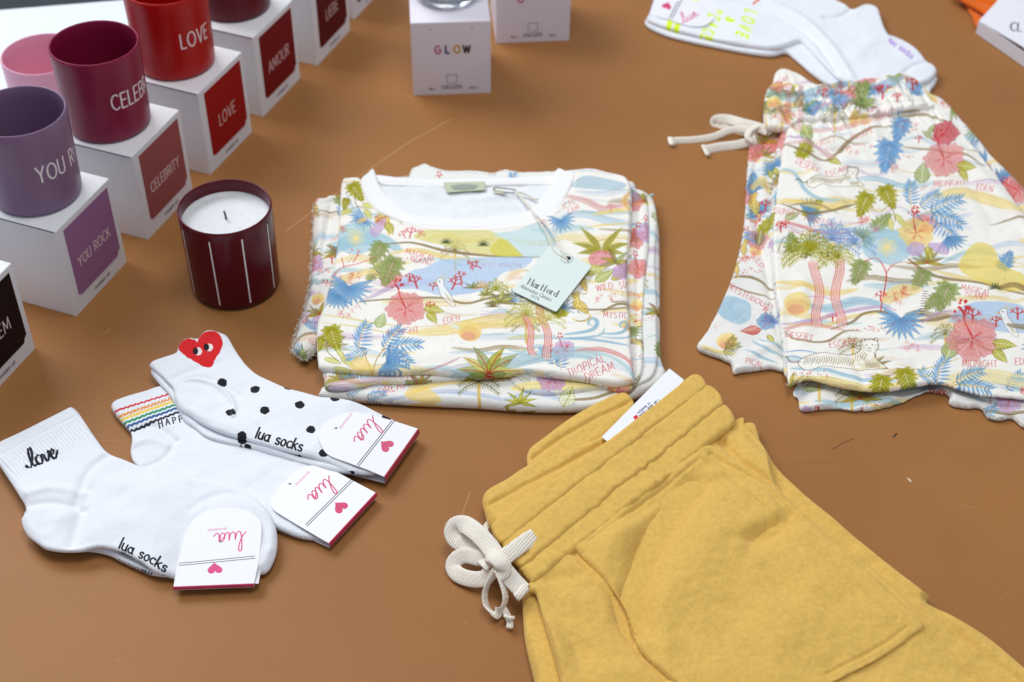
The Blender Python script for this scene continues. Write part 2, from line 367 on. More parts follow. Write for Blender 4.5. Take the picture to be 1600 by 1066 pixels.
def tube(name, q, rad, m, parent=None, n=8, step=.002):
    q = catmull(np.array(q, float), False, step); T = np.gradient(q, axis=0); T /= np.linalg.norm(T, axis=1)[:, None]+1e-9; v = []
    for c, t in zip(q, T):
        u = np.array((0, 0, 1.)) if abs(t[2]) < .95 else np.array((1., 0, 0)); s_ = np.cross(t, u); s_ /= np.linalg.norm(s_); u2 = np.cross(s_, t)
        for k in range(n): a = 2*math.pi*k/n; v.append(c+(s_*math.cos(a)+u2*math.sin(a))*rad)
    f = [(i*n+k, i*n+(k+1) % n, (i+1)*n+(k+1) % n, (i+1)*n+k) for i in range(len(q)-1) for k in range(n)]
    f += [tuple(range(n))[::-1], tuple(range((len(q)-1)*n, len(q)*n))]
    return mk(name, v, f, m, parent)
def fray(name, line, z, m, parent, dens=900, ln=.004, seed=3, spread=1.0):
    """loose threads along a raw hem; line in photo units"""
    rs = random.Random(seed); q = catmull(W(line, z), False, .001); v = []; f = []
    L = len(q)*.001
    for _ in range(int(L*dens)):
        i = rs.randrange(1, len(q)-1); t = q[i+1]-q[i-1]; t /= np.linalg.norm(t)+1e-9; nrm = np.array([t[1], -t[0]])
        d = nrm*rs.uniform(.3, 1)*spread+t*rs.uniform(-.9, .9); l = ln*rs.uniform(.25, 1)**1.5; c = q[i]-nrm*.0006; cv = rs.uniform(-1, 1); h = rs.uniform(-.0015, .0015); w = .0002
        b = len(v); K = 4
        for k in range(K+1):
            s_ = k/K; p = c+d*l*s_+t*cv*l*.6*s_*s_; zz = z+h+rs.uniform(-.0002, .0003)+.0008*math.sin(s_*3); 
            v += [(p[0]-w*(1-.5*s_), p[1], zz), (p[0]+w*(1-.5*s_), p[1], zz), (p[0], p[1]+w, zz+w*1.5)]
        for k in range(K):
            for e in range(3): f.append((b+3*k+e, b+3*k+(e+1) % 3, b+3*k+3+(e+1) % 3, b+3*k+3+e))
    return mk(name, v, f, m, parent)
def lathe(name, prof, c, m, parent=None, n=96, uvf=None, a0=0):
    v = []; uv = []; L = len(prof)
    for i in range(n+1):
        a = 2*math.pi*i/n+a0
        for (r_, z) in prof: v.append((c[0]+r_*math.cos(a), c[1]+r_*math.sin(a), c[2]+z)); uv.append(uvf(i/n, r_, z) if uvf else (i/n, z))
    f = [(i*L+k, (i+1)*L+k, (i+1)*L+k+1, i*L+k+1) for i in range(n) for k in range(L-1)]
    return mk(name, v, f, m, parent, uv)
#@@SETTING
# ------------------------------------------------------------------ the table and what lies behind it
tb = W([(0, 30), (210, 13)], 0); dv = (tb[1]-tb[0])/np.linalg.norm(tb[1]-tb[0]); nv = np.array([-dv[1], dv[0]])
corner = tb[0]-dv*.35
TB = [corner-nv*1.6, corner, tb[0]+dv*2.4, tb[0]+dv*2.4-nv*1.6]
ts = Sheet(-.75, .45, .85, 2.05, 1500, (157, 107, 60), None, 11, 0)
for k in range(2):
    yy, xx = np.mgrid[0:ts.h, 0:ts.w]; 
    ts.a += (vnoise(xx*1., yy*1., (300, 60)[k], 20+k)*(.035, .012)[k])[..., None]*np.array([1, .8, .6], np.float32)
ts.a += ((ts.g-.5)*.014)[..., None]
def tl(pts, w, col, al, soft=.6):
    q = W(pts, 0); ts.line([tuple(a) for a in q], w, col, al, soft=soft)
tl([(446, 362), (560, 276), (640, 222), (705, 186)], .0005, (235, 205, 175), .75)
tl([(1300, 703), (1318, 692), (1332, 686)], .0012, (80, 55, 42), .6)
tl([(1396, 683), (1401, 678)], .0014, (45, 30, 25), .85)
tl([(1419, 748), (1423, 752)], .0014, (240, 230, 225), .9)
tl([(1500, 790), (1525, 793)], .0006, (205, 170, 150), .3)
tl([(1085, 710), (1180, 728), (1310, 722)], .0006, (120, 72, 45), .4)
tl([(160, 522), (168, 519), (171, 514)], .0006, (225, 200, 180), .6)
tl([(50, 690), (205, 688)], .0005, (200, 150, 100), .5)
tl([(722, 803), (735, 768)], .0005, (225, 190, 160), .6)
rs = random.Random(5)
for _ in range(60):
    x, y = rs.uniform(0, 1600), rs.uniform(20, 1060); l = rs.uniform(1, 4); a = rs.uniform(0, 6.28)
    c = rs.choice([(225, 195, 165), (215, 180, 150), (70, 45, 30), (95, 60, 35)])
    tl([(x, y), (x+l*math.cos(a), y+l*math.sin(a)*.7)], rs.uniform(.0004, .0009), c, rs.uniform(.2, .5))
for _ in range(12):
    x, y = rs.uniform(0, 1600), rs.uniform(20, 1060); a = rs.uniform(-.9, .9); l = rs.uniform(20, 120); k = rs.uniform(-8, 8)
    tl([(x, y), (x+l*.5*math.cos(a), y+l*.5*math.sin(a)+k), (x+l*math.cos(a), y+l*math.sin(a))], .0004, rs.choice([(185, 135, 90), (130, 82, 45)]), rs.uniform(.15, .4))
mt = mat('tan_tabletop', rough=.5, img=ts.image('tabletop_colour'), bump=[(900, .08, .0004), (60, .05, .0008), (3, .12, .002)], spec=.22, mottle=(9, .035))
v = [(*p, z) for z in (-.03, 0) for p in TB]
f = [(0, 1, 2, 3)[::-1], (4, 5, 6, 7)] + [(i, (i+1) % 4, 4+(i+1) % 4, 4+i) for i in range(4)]
table = mk('tabletop', v, f, mt, None, ts.uv(np.array(v)[:, :2]), False); table['kind'] = 'structure'
mf = mat('dark_floor', (66, 70, 76), .7, mottle=(2, .12))
fl = mk('floor', [(-9, -4, -.78), (9, -4, -.78), (9, 14, -.78), (-9, 14, -.78)], [(0, 1, 2, 3)], mf, None, smooth=False); fl['kind'] = 'structure'

mwhite = mat('white_card', (232, 232, 236), .55, bump=[(700, .05, .0002)])
# white tray behind the row of boxes
B0 = np.array([-.4194, 1.0660]); U69 = np.array([math.cos(R(69)), math.sin(R(69))]); V69 = np.array([-U69[1], U69[0]])
pa = B0+V69*.135-U69*.2; 
def hit(o, d): # to the table's far edge
    t = np.linalg.solve(np.array([d, -dv]).T, tb[0]-nv*.012-o); return o+d*t[0]
far = hit(pa, U69)
tray = [pa, far, far-dv*.62, pa-dv*.62]
c4 = np.mean(tray, 0)
o = prism('white_tray', tray, .0005, .02, mat('pale_tray', (222, 228, 236), .4, mottle=(5, .02)), bev=.003)
tag(o, 'pale blue-white flat tray behind the cup boxes at the far table edge', 'tray')
#@@BOXES
# ------------------------------------------------------------------ cup boxes and cups
BW, BH = .0903, .1025
def box_thing(name, label, corner, yaw, w, h, d, face_sheet_fn, group, seam=True, labelpart=None, bodymat=None):
    o = thing(name, label, 'box', group)
    a = R(yaw); U = np.array([math.cos(a), math.sin(a)]); V = np.array([-U[1], U[0]])
    c = np.array(corner)*S; e = .0007
    def P(u, v_, z): q = c+U*u+V*v_; return (q[0], q[1], z)
    bm_v = []; 
    # slightly softened carton: bevelled box built from rings
    def ring(i, z): return [P(i, 0, z), P(w-i, 0, z), P(w, i, z), P(w, d-i, z), P(w-i, d, z), P(i, d, z), P(0, d-i, z), P(0, i, z)]
    v = ring(e, .0002)+ring(e, h-e)
    def ring2(i, z): return [P(i+e, i, z), P(w-i-e, i, z), P(w-i, i+e, z), P(w-i, d-i-e, z), P(w-i-e, d-i, z), P(i+e, d-i, z), P(i, d-i-e, z), P(i, i+e, z)]
    v += ring2(e*.7, h)
    f = [(k*8+i, k*8+(i+1) % 8, (k+1)*8+(i+1) % 8, (k+1)*8+i) for k in range(2) for i in range(8)]+[tuple(range(8))[::-1], tuple(range(16, 24))]
    mk('carton', v, f, bodymat or mwhite, o, smooth=False)
    if face_sheet_fn:
        sh, poly = face_sheet_fn(w, h)
        pv = [P(x, -.0004, z) for x, z in poly]+[P(x, .0002, z) for x, z in poly]; n = len(poly)
        pf = [tuple(range(n))]+[tuple(range(n, 2*n))[::-1]]+[(i, n+i, n+(i+1) % n, (i+1) % n) for i in range(n)]
        xy = np.array(list(poly)*2)
        mk('label' if labelpart is None else labelpart, pv, pf, mat(name+'_label', rough=.6, spec=.2, img=sh.image(name+'_label')), o, sh.uv(xy), False)
    if seam:
        z1 = h-.0012; sv = [P(-.0003, d-.004, z1-.0007), P(-.0003, .002, z1-.0007), P(-.0003, .002, z1), P(-.0003, d-.004, z1), P(.0003, d-.004, z1-.0007), P(.0003, .002, z1-.0007), P(.0003, .002, z1), P(.0003, d-.004, z1)]
        mk('lid_seam', sv, [(0, 1, 2, 3), (7, 6, 5, 4), (0, 4, 5, 1), (2, 6, 7, 3), (1, 5, 6, 2), (3, 7, 4, 0)], mseam, o, smooth=False)
    settle(o); return o
mseam = mat('dark_gap', (18, 18, 22), .9)
def cup_label(word, col, tcol=(232, 212, 208)):
    def fn(w, h):
        x0, x1, z0, z1 = .115*w, .925*w, .165*h, .94*h; k = .004
        sh = Sheet(0, 0, w, h, 5200, col, None, 3, .1)
        sh.line([(x0, z0+.006), (x1, z0+.006)], .0004, tuple(c*.6 for c in col), .8)
        st, tw = text(word, 0, 0, .0125, 0, .2)
        ch = .0125 if tw < .055 else .0125*.055/tw
        ch *= 1.1; word and sh.write(word, (x0+x1)/2, h*.5-ch/2, ch, tcol, .0013, gap=.19, ww=.85, center=True)
        poly = [(x0+k, z0), (x1-k*1.5, z0), (x1-k, z0+k*.6), (x1-k, z0+k), (x1, z0+k*1.6), (x1, z1), (x0, z1), (x0, z0+k*.7), (x0+k*.4, z0+k*.6)]
        return sh, poly
    return fn
def small_print(o, corner, yaw, w, h, word, u, z, ch, col=(60, 60, 66), wd=.0005, name='print'):
    """printed lettering on a carton as thin raised ink"""
    a = R(yaw); U = np.array([math.cos(a), math.sin(a)]); V = np.array([-U[1], U[0]]); c = np.array(corner)*S
    if isinstance(word, str):
        st, tw = text(word, 0, 0, ch, 0, .17)
    else: st, tw = word, 0
    v = []; f = []
    for s_ in st:
        s_ = np.array(s_, float)+np.array([u-tw/2, z])
        for i in range(len(s_)-1):
            t = s_[i+1]-s_[i]; l = np.linalg.norm(t)
            if l < 1e-9: continue
            t /= l; n_ = np.array([-t[1], t[0]])*wd/2; t = t*wd*.3; b = len(v)
            for k, (q, e) in enumerate([(s_[i]-t-n_, .0), (s_[i+1]+t-n_, 0), (s_[i+1]+t+n_, 0), (s_[i]-t+n_, 0)]):
                p = c+U*q[0]+V*(-.00025-.00001*(i % 3)); v.append((p[0], p[1], q[1]))
            f.append((b, b+1, b+2, b+3))
    q = mk(name, v, f, mat('ink', col, .7), None, smooth=False); q.parent = o; q.matrix_parent_inverse = Matrix.Translation(-o.location); return q

GB = 'white cup boxes with a coloured label in a diagonal row'
boxes = {}
for word, key, corner, yaw, col, lab in [
    ('YOU ROCK', 'rock', (-.45103, 1.14624), 69.5, (156, 108, 148), 'white box with plum label reading YOU ROCK, under the purple cup'),
    ('CELEBRITY', 'celeb', (-.40162, 1.27567), 69.3, (158, 84, 84), 'white box with dusty red label reading CELEBRITY, under the raspberry cup'),
    ('LOVE', 'love', (-.35283, 1.39901), 68.1, (158, 14, 16), 'white box with bright red label reading LOVE, under the red cup'),
    ('AMOUR', 'amour', (-.30785, 1.52144), 68.5, (122, 8, 18), 'white box with crimson label reading AMOUR, under the dark crimson cup'),
    ('LIEBE', 'liebe', (-.25383, 1.64151), 69.4, (92, 6, 12), 'white box with dark red label reading LIEBE, behind the AMOUR box'),
    ('    EM', 'em', (0, 0), 69.5, (26, 8, 12), 'white box with black label ending in EM, cut off by the left picture edge'),
    ('', 'far', (0, 0), 69.4, (28, 22, 26), 'white box with blackish label, farthest of the row at the top picture edge')]:
    if key == 'em':
        q = W([(55.7, 544)], 0)[0]; a = R(yaw); q = q-np.array([math.cos(a), math.sin(a)])*BW; corner = tuple(q/S)
    if key == 'far': corner = tuple(W([(554, 30.5)], 0)[0]/S)
    o = box_thing('cup_box', lab, corner, yaw, BW, BH, BW, cup_label(word, col), GB)
    boxes[key] = (o, corner, yaw)
    small_print(o, corner, yaw, BW, BH, 'FAVOURITE CUP', BW*.53, BH*.065, .0031, wd=.00045)

def cup_profile(rb, rt, h, th=.0023, floor=.004):
    p = [(0, .0004), (rb-.006, .0004), (rb-.0025, .0012), (rb-.0008, .003), (rb, .006)]
    p += [(rb+(rt-rb)*(k/10), .006+(h-.008)*k/10) for k in range(1, 11)]
    p += [(rt-.0002, h-.0011), (rt-.0008, h-.0002), (rt-th/2, h+.0001), (rt-th+.0004, h-.0003), (rt-th, h-.0012)]
    p += [(rt-th-(rt-rb)*(k/8), h-.0012-(h-.012)*k/8) for k in range(1, 9)]
    p += [(rb-th-.003, .0055), (rb-th-.008, floor), (0, floor)]
    return p
GC = 'coloured lettered cups standing on their boxes'
def cup(base_px, z, col, word, lab, group=GC, rt=.0432, rb=.0412, h=.0915, start=-65, ch=.0165, name='cup', rough=.36):
    c = W1(*base_px, z); circ = 2*math.pi*.041
    sh = Sheet(0, 0, circ, h, 3600, col, None, 4, .05)
    if word: sh.write(word, (start % 360)/360*circ, h*.42, ch, (236, 230, 232), .0018, gap=.17, ww=.74)
    m = mat(name+'_glaze', rough=rough, img=sh.image('cup_glaze'), spec=.34, bump=[(300, .02, .0003)])
    L = cup_profile(rb, rt, h)
    def uvf(u, r_, zz): return (u, zz/h)
    prof = L; o = lathe(name, prof, c, m, None, 128, None)
    # unwrap: outer wall gets the lettering, inside stays plain
    uvl = o.data.uv_layers['UVMap'].data; n = len(prof); li = np.empty(len(o.data.loops), np.int32); o.data.loops.foreach_get('vertex_index', li)
    ring = li//n; k = li % n; zz = np.array([p[1] for p in prof])[k]; outer = k <= 16
    u = ring/128.; uu = np.where(outer, u, .02); vv = np.where(outer, zz/h, .02)
    uvl.foreach_set('uv', np.stack([uu, vv], 1).astype(np.float32).ravel())
    return tag(o, lab, 'cup', group)
cup((60, 301), BH, (130, 102, 132), 'YOU ROCK', 'matte purple cup lettered YOU ROCK, standing on its box at the left')
cup((172, 191), BH, (134, 24, 62), 'CELEBRITY', 'matte raspberry cup lettered CELEBRITY between the purple and red cups')
cup((276, 97), BH, (176, 0, 3), 'LOVE', 'bright red cup lettered LOVE standing on the LOVE box')
cup((366, 9), BH, (96, 4, 28), None, 'dark crimson cup cut off by the top picture edge')
pk = cup((92, 197), .0202, (234, 172, 194), None, 'pink cup on the pale tray behind the raspberry cup')

# glow boxes
mg = mat('white_lilac_card', (230, 224, 234), .55, bump=[(700, .05, .0002)])
GW, GH = .0903, .0946; GG = 'white square candle boxes at the top'
gl = box_thing('candle_box', 'white box with four coloured letters GLOW, under a clear glass', (-.12665, 1.5737), 4.6, GW, GH, GW, None, GG, seam=False, bodymat=mg)
def glow_print(o, c, yaw, word=True):
    if word:
        for i, (ch, col) in enumerate(zip('GLOW', [(190, 92, 150), (32, 40, 110), (205, 160, 50), (62, 10, 20)])):
            small_print(o, c, yaw, GW, GH, ch, GW*(.33+.122*i), GH*.58, .0095, col, .0021, 'letter')
    tc = (95, 92, 100)
    small_print(o, c, yaw, GW, GH, 'LOU LOTO', GW*.5, GH*.085, .0042, tc, .0008)
    small_print(o, c, yaw, GW, GH, '350 ml', GW*.24, GH*.075, .0022, tc, .0005)
    small_print(o, c, yaw, GW, GH, '12.13 fl oz', GW*.78, GH*.075, .0022, tc, .0005)
    cupo = [[(-.006, .0125), (.006, .0125), (.006, .006)]+[(.006*math.cos(t)*1, .005+.0045*math.sin(t)) for t in np.linspace(0, -math.pi, 9)]+[(-.006, .0125)]]
    cupo = [[(a+GW*.5, b+GH*.145) for a, b in cupo[0]]]
    small_print(o, c, yaw, GW, GH, cupo, 0, 0, .1, tc, .00055, 'emblem')
    if word:
        for u in (.24, .77): small_print(o, c, yaw, GW, GH, [[(GW*u-.0012, GH*.91), (GW*u+.0012, GH*.91)]], 0, 0, .1, (70, 70, 76), .0007, 'slot')
glow_print(gl, (-.12665, 1.5737), 4.6)
q = W([(775, 68)], 0)[0]/S
g2 = box_thing('candle_box', 'white box with small cup emblem, right behind the GLOW box', tuple(q), 5.5, GW, GH, GW, None, GG, seam=False, bodymat=mg)
glow_print(g2, tuple(q), 5.5, word=False)
small_print(g2, tuple(q), 5.5, GW, GH, 'O', GW*.33, GH*.58, .0095, (190, 92, 150), .0021, 'letter')
# clear glass on the glow box
mglass = mat('clear_glass', (244, 248, 252), .04, trans=.92)
cg = W1(701, -8, GH)
g = lathe('glass_tumbler', [(0, .0006), (.028, .0006), (.036, .002), (.0395, .006), (.0415, .014), (.042, .03), (.042, .08), (.0412, .081), (.0402, .08), (.0402, .03), (.0397, .016), (.037, .010), (.028, .0075), (0, .007)], cg, mglass)
tag(g, 'clear glass tumbler standing on the GLOW box', 'glass')
#@@CANDLE
# ------------------------------------------------------------------ candle
cd = thing('candle', 'dark burgundy scented candle with white stripes and white wax', 'candle')
cc = W1(369, 443, 0); ch_, cr = .095, .0446
mb = mat('burgundy_glaze', (88, 8, 26), .25, spec=.3, bump=[(250, .02, .0003)])
pr = cup_profile(cr-.0012, cr, ch_, .0024)
lathe('vessel', pr, cc, mb, cd, 128)
ms = mat('white_stripe', (245, 240, 240), .5)
ang0 = math.atan2(-cc.y, -cc.x)
for dx in (-.93, -.42, .25, .82, 1.9, 2.9, 4.0):
    a = ang0+math.asin(max(-1, min(1, dx))) if abs(dx) <= 1 else ang0+dx
    v = []; 
    for k in range(9):
        z = .008+(ch_-.017)*k/8; rr = cr-.0012+.0012*k/8+.00022
        for e in (-1, 1): b = a+e*.0007/cr; v.append((cc.x+rr*math.cos(b), cc.y+rr*math.sin(b), z))
    mk('stripe', v, [(2*k, 2*k+1, 2*k+3, 2*k+2) for k in range(8)], ms, cd)
mwx = mat('white_wax', (218, 221, 224), .5, mottle=(160, .05), bump=[(120, .15, .001)]); mwx.node_tree.nodes['Principled BSDF'].inputs['Subsurface Weight'].default_value = .25
mwx.node_tree.nodes['Principled BSDF'].inputs['Subsurface Radius'].default_value = (.004, .004, .004)
rw = cr-.0026
lathe('wax', [(0, ch_-.034), (rw, ch_-.034), (rw, ch_-.0135), (rw-.0012, ch_-.0152), (rw-.004, ch_-.0158), (0, ch_-.0154)], cc, mwx, cd, 96)
tube('wick', [(cc.x, cc.y, ch_-.0165), (cc.x-.0003, cc.y, ch_-.011), (cc.x-.0012, cc.y+.0004, ch_-.0065)], .0011, mat('wick', (120, 110, 98), .9, bump=[(900, .5, .0006)]), cd)
settle(cd)
# ------------------------------------------------------------------ the tropical print: motifs drawn stroke by stroke
LIME, LEAF, BLUE, PALE, PINK, RED, YEL, BRN, LIL, ORG, OLV, DKB = (172, 166, 36), (154, 168, 102), (122, 168, 208), (166, 202, 216), (222, 146, 144), (204, 54, 50), (242, 218, 142), (150, 127, 88), (202, 172, 208), (238, 190, 120), (150, 138, 78), (84, 62, 42)
def T(cx, cy, s, rot, sq=.85):
    c, sn = math.cos(R(rot)), math.sin(R(rot))
    return lambda x, y: (cx+s*(c*x-sn*y), cy+s*(sn*x+c*y)*sq)
def M_leafpts(t, l, w, a, bend=0, n=10):
    """pointed leaf from origin in direction a"""
    up, dn = [], []
    for k in range(n+1):
        u = k/n; x = l*u; h = w*math.sin(math.pi*u**.8)*(1-.25*u); b = bend*u*u
        for lst, sg in ((up, 1), (dn, -1)):
            X, Y = x, h*sg+b; lst.append(t(X*math.cos(a)-Y*math.sin(a), X*math.sin(a)+Y*math.cos(a)))
    return up+dn[::-1]
def fan(sh, x, y, s, rot=0, col=BLUE, n=13, spread=200, vein=None, al=.95, w=.11):
    s *= 1.15; vein = vein or tuple(int(c*.75) for c in col)
    t = T(x, y, s, rot); rr = random.Random(int(x*3+y))
    for k in range(n):
        a = R(-spread/2+spread*k/(n-1)); l = .85+.25*rr.random()
        q = M_leafpts(t, l, w, a, .1*(k-n/2)/n); sh.poly(q, col, al); sh.line(q, .8, tuple(int(c*.72) for c in col), .55)
        if vein is not None: sh.line([t(0, 0), t(l*.85*math.cos(a), l*.85*math.sin(a))], s*.035, vein, .7)
def frond(sh, x, y, s, rot=0, col=(108, 160, 206), vein=(196, 160, 90), al=.95, n=8):
    s *= 1.12
    """feathered palm leaf: leaflets off a curved midrib"""
    t = T(x, y, s, rot)
    for k in range(n):
        u = .06+k/n; bx, by = u, -.25*math.sin(u*1.8)
        for sg in (1, -1):
            a = R(sg*(66-34*u)); l = (.5 if k else .3)*(1.12-.5*u)
            tt = lambda X, Y, bx=bx, by=by: t(bx+X, by+Y)
            sh.poly(M_leafpts(tt, l, .05, a), tuple(int(c*(.9+.16*(k % 3)/2)) for c in col), al)
    sh.line([t(u, -.25*math.sin(u*1.8)) for u in np.linspace(-.1, 1, 9)], max(.7, s*.03), vein, .8)
def monstera(sh, x, y, s, rot=0, col=LIME, vein=(238, 238, 210), stem=None, al=.92):
    s *= 1.2
    t = T(x, y, s, rot); dk = tuple(int(c*.68) for c in col); sh.poly([t(-.1+.42*math.cos(a)+.1, .38*math.sin(a)) for a in np.linspace(0, 6.1, 16)], col, al)
    for u, ang, l in ((-.26, 150, .44), (-.24, 118, .54), (-.14, 94, .58), (.02, 76, .56), (.2, 58, .5), (.36, 40, .44), (.48, 0, .5)):
        for sg in (1, -1):
            tt = lambda X, Y, u=u: t(u+X, Y)
            q = M_leafpts(tt, l*1.04, .175, R(sg*ang), -.1*sg); sh.poly(q, col, al); sh.line(q, .8, dk, .6)
            for o in (.25, .5, .75): sh.line([tt(.1*l*math.cos(R(sg*ang)), .1*l*math.sin(R(sg*ang))), tt(l*o*math.cos(R(sg*(ang-9))), l*o*math.sin(R(sg*(ang-9))))], .7, dk, .35)
    sh.line([t(-.32, 0), t(.75, 0)], s*.03+.2, vein, .85)
    for sg in (1, -1):
        for u in (-.2, 0, .2, .4): sh.line([t(u, 0), t(u+.32, sg*.42)], s*.026+.15, vein, .8)
    if stem: sh.line([t(-.35, 0)]+[t(*p) for p in stem], s*.05+.3, OLV if vein[0] > 200 and col != BLUE else BRN, .85, smooth=True, taper=.3)
def leaf(sh, x, y, s, rot=0, col=LIME, vein=(240, 238, 200), w=.26, outline=None):
    t = T(x, y, s, rot); p = M_leafpts(t, 1, w, 0); sh.poly(p, col, .9); sh.line(p, .9, tuple(int(v*.65) for v in col), .6)
    if outline: sh.line(p+[p[0]], .8, outline, .9)
    sh.line([t(0, 0), t(.95, 0)], s*.04+.2, vein, .85)
    for u in (.15, .3, .45, .6, .75):
        for sg in (1, -1): sh.line([t(u, 0), t(u+.13, sg*w*.75*math.sin(math.pi*min(1, u+.1)))], s*.022+.15, vein, .7)
def tuft(sh, x, y, s, rot=0, cols=(LIME, LEAF, OLV), n=7, spread=170, rib=RED, w=.13):
    """bushy plant: broad leaves from one root"""
    t = T(x, y, s, rot-90); rr = random.Random(int(x+7*y))
    for k in range(n):
        a = R(-spread/2+spread*k/(n-1)); c = cols[k % len(cols)]
        q = M_leafpts(t, .8+.25*rr.random(), w, a, .22*math.copysign(1, a)); sh.poly(q, c, .9); sh.line(q, 1, tuple(int(v*.62) for v in c), .6)
    if rib is not None:
        for k in range(n):
            a = R(-spread/2+spread*k/(n-1)); sg = math.copysign(1, a)
            sh.line([t(u*.8*math.cos(a)-.2*sg*u*u*math.sin(a), u*.8*math.sin(a)+.2*sg*u*u*math.cos(a)) for u in (0, .3, .6, .9)], s*.03+.2, rib, .8)
def crown(sh, x, y, s, col=LIME, n=9, al=.95, drop=.35):
    rr = random.Random(int(x*5+y))
    for k in range(n):
        a = -math.pi*1.08+math.pi*1.16*k/(n-1); px, py = x+s*math.cos(a), y+s*.75*math.sin(a)+s*drop*abs(math.cos(a))
        q = catmull([(x, y), (x+s*.55*math.cos(a), y+s*.62*math.sin(a)), (px, py)], False, s/9)
        for i in range(1, len(q)):
            u = i/len(q); l = s*.26*(1.1-u*.7); 
            for sg in (-1, 1):
                d = q[i]-q[i-1]; d /= np.linalg.norm(d)+1e-9; nr = np.array([-d[1], d[0]])*sg
                sh.line([tuple(q[i]), tuple(q[i]+(nr*.8+d*.6)*l)], s*.07+.3, col, al, taper=.6)
        sh.line([tuple(a_) for a_ in q], s*.05+.3, tuple(int(c*.8) for c in col), .7)
def trunks(sh, x0, y0, x1, y1, w, col=RED, fill=(240, 205, 195)):
    rr = random.Random(int(x0)); n = 6; L = []
    for k in range(n+1):
        u = k/n; L.append((x0+(x1-x0)*u+w*.35*math.sin(u*7+x0), y0+(y1-y0)*u))
    sh.line(L, w, fill, .85, smooth=True)
    for o in (-.5, -.25, 0, .22, .5): sh.line([(a+o*w*(1+.25*(i == n)), b) for i, (a, b) in enumerate(L)], .8 if abs(o) < .4 else 1.3, col, .75, smooth=True)
def palm(sh, x, y, s, h, col=OLV, tr=(226, 190, 90)):
    sh.line([(x, y), (x+1, y+h)], s*.16, tr, .9)
    for k in range(int(h/3)): sh.line([(x-s*.08, y+3*k+2), (x+s*.08, y+3*k+2.6)], .7, (170, 130, 50), .7)
    crown(sh, x, y, s, col, 8)
def hibiscus(sh, x, y, s, rot=0, col=PINK, ctr=RED):
    s *= 1.15; t = T(x, y, s, rot)
    for k in range(5):
        a = R(72*k+20); p = []
        for j in range(15):
            u = j/14*2-1; r = .95*(1-.22*u*u)+.06*math.sin(9*u); p.append(t(r*math.cos(a+u*.7), r*math.sin(a+u*.7)))
        sh.poly([t(.04, 0)]+p, col, .88); sh.line(p, .7, tuple(int(c*.85) for c in col), .7)
        for j in (-.35, -.2, -.07, .07, .2, .35): sh.line([t(.1*math.cos(a), .1*math.sin(a)), t(.75*math.cos(a+j), .75*math.sin(a+j))], s*.02+.3, tuple(int((c+d)/2) for c, d in zip(col, ctr)), .55)
        sh.line([t(0, 0), t(.42*math.cos(a), .42*math.sin(a))], s*.1, ctr, .6, taper=.7)
    sh.line([t(0, 0), t(-.35, -.6), t(-.5, -1.0)], s*.06, ctr, .9)
    rr = random.Random(3)
    for _ in range(14): sh.dot(*t(-.55+rr.uniform(-.25, .25), -1.2+rr.uniform(-.35, .25)), s*.055, ctr, .95)
def coral(sh, x, y, s, rot=-90, col=RED, d=2, w=None, rr=None):
    rr = rr or random.Random(int(x*11+y)); w = w or s*.13
    x1, y1 = x+s*.45*math.cos(R(rot)), y+s*.45*math.sin(R(rot))*.85
    sh.line([(x, y), (x1, y1)], max(.8, w), col, .92)
    if d: 
        for a in (-58+rr.uniform(-12, 12), 52+rr.uniform(-12, 12))+((rr.uniform(-10, 10),) if d > 0 else ()): coral(sh, x1, y1, s*.72, rot+a, col, d-1, w*.8, rr)
def star(sh, x, y, s, col=RED):
    for a in (0, 90): sh.line([(x-s*math.cos(R(a)), y-s*math.sin(R(a))), (x+s*math.cos(R(a)), y+s*math.sin(R(a)))], s*.6, col, .9, taper=.95)
def dots(sh, x, y, w, h, n, col=RED, r=.9, seed=1):
    rr = random.Random(seed+int(x))
    for _ in range(n):
        u = rr.random(); sh.dot(x+w*u+rr.uniform(-2, 2), y+h*rr.random()-4*math.sin(u*3), r*rr.uniform(.6, 1.3), col, .8)
def blossoms(sh, x, y, n=5, s=4, sp=10, col=RED, seed=1):
    rr = random.Random(seed+int(x+y))
    for _ in range(n):
        a, b = x+rr.uniform(-sp, sp), y+rr.uniform(-sp, sp)*.7
        for k in range(5): th = R(72*k+rr.uniform(0, 40)); sh.line([(a, b), (a+s*math.cos(th), b+s*math.sin(th)*.85)], s*.35, col, .75, taper=.6)
def band(sh, pts, w, col, al=.8, soft=.25, taper=.75, edge=None):
    sh.line(pts, w, col, al, smooth=True, taper=taper, soft=soft)
    rr = random.Random(int(pts[0][0]+pts[0][1]))
    for _ in range(int(w/1.5)):
        o = rr.uniform(-.36, .36)*w; sh.line([(a, b+o+rr.uniform(-1, 1)) for a, b in pts], .9, tuple(int(c*rr.uniform(.78, .98)) for c in col), .45, smooth=True, taper=.9)
    if edge is not None: sh.line([(a, b-w*.45) for a, b in pts], 1, edge, .7, smooth=True, taper=.8)
def sunm(sh, x, y, r):
    sh.dot(x, y, r, YEL, .95, r*.82); sh.dot(x, y+r*.2, r*.86, ORG, .6, r*.6); sh.dot(x-r*.1, y+r*.4, r*.6, PINK, .55, r*.36)
def halo(sh, x, y, r):
    sh.dot(x, y, r*2.3, PALE, .8, r*1.7); rr = random.Random(2)
    for k in range(28): a = k*.2244; sh.line([(x, y), (x+r*rr.uniform(.8, 1.15)*math.cos(a), y+r*rr.uniform(.8, 1.1)*.85*math.sin(a))], r*.22, (247, 224, 158), .75, taper=.5)
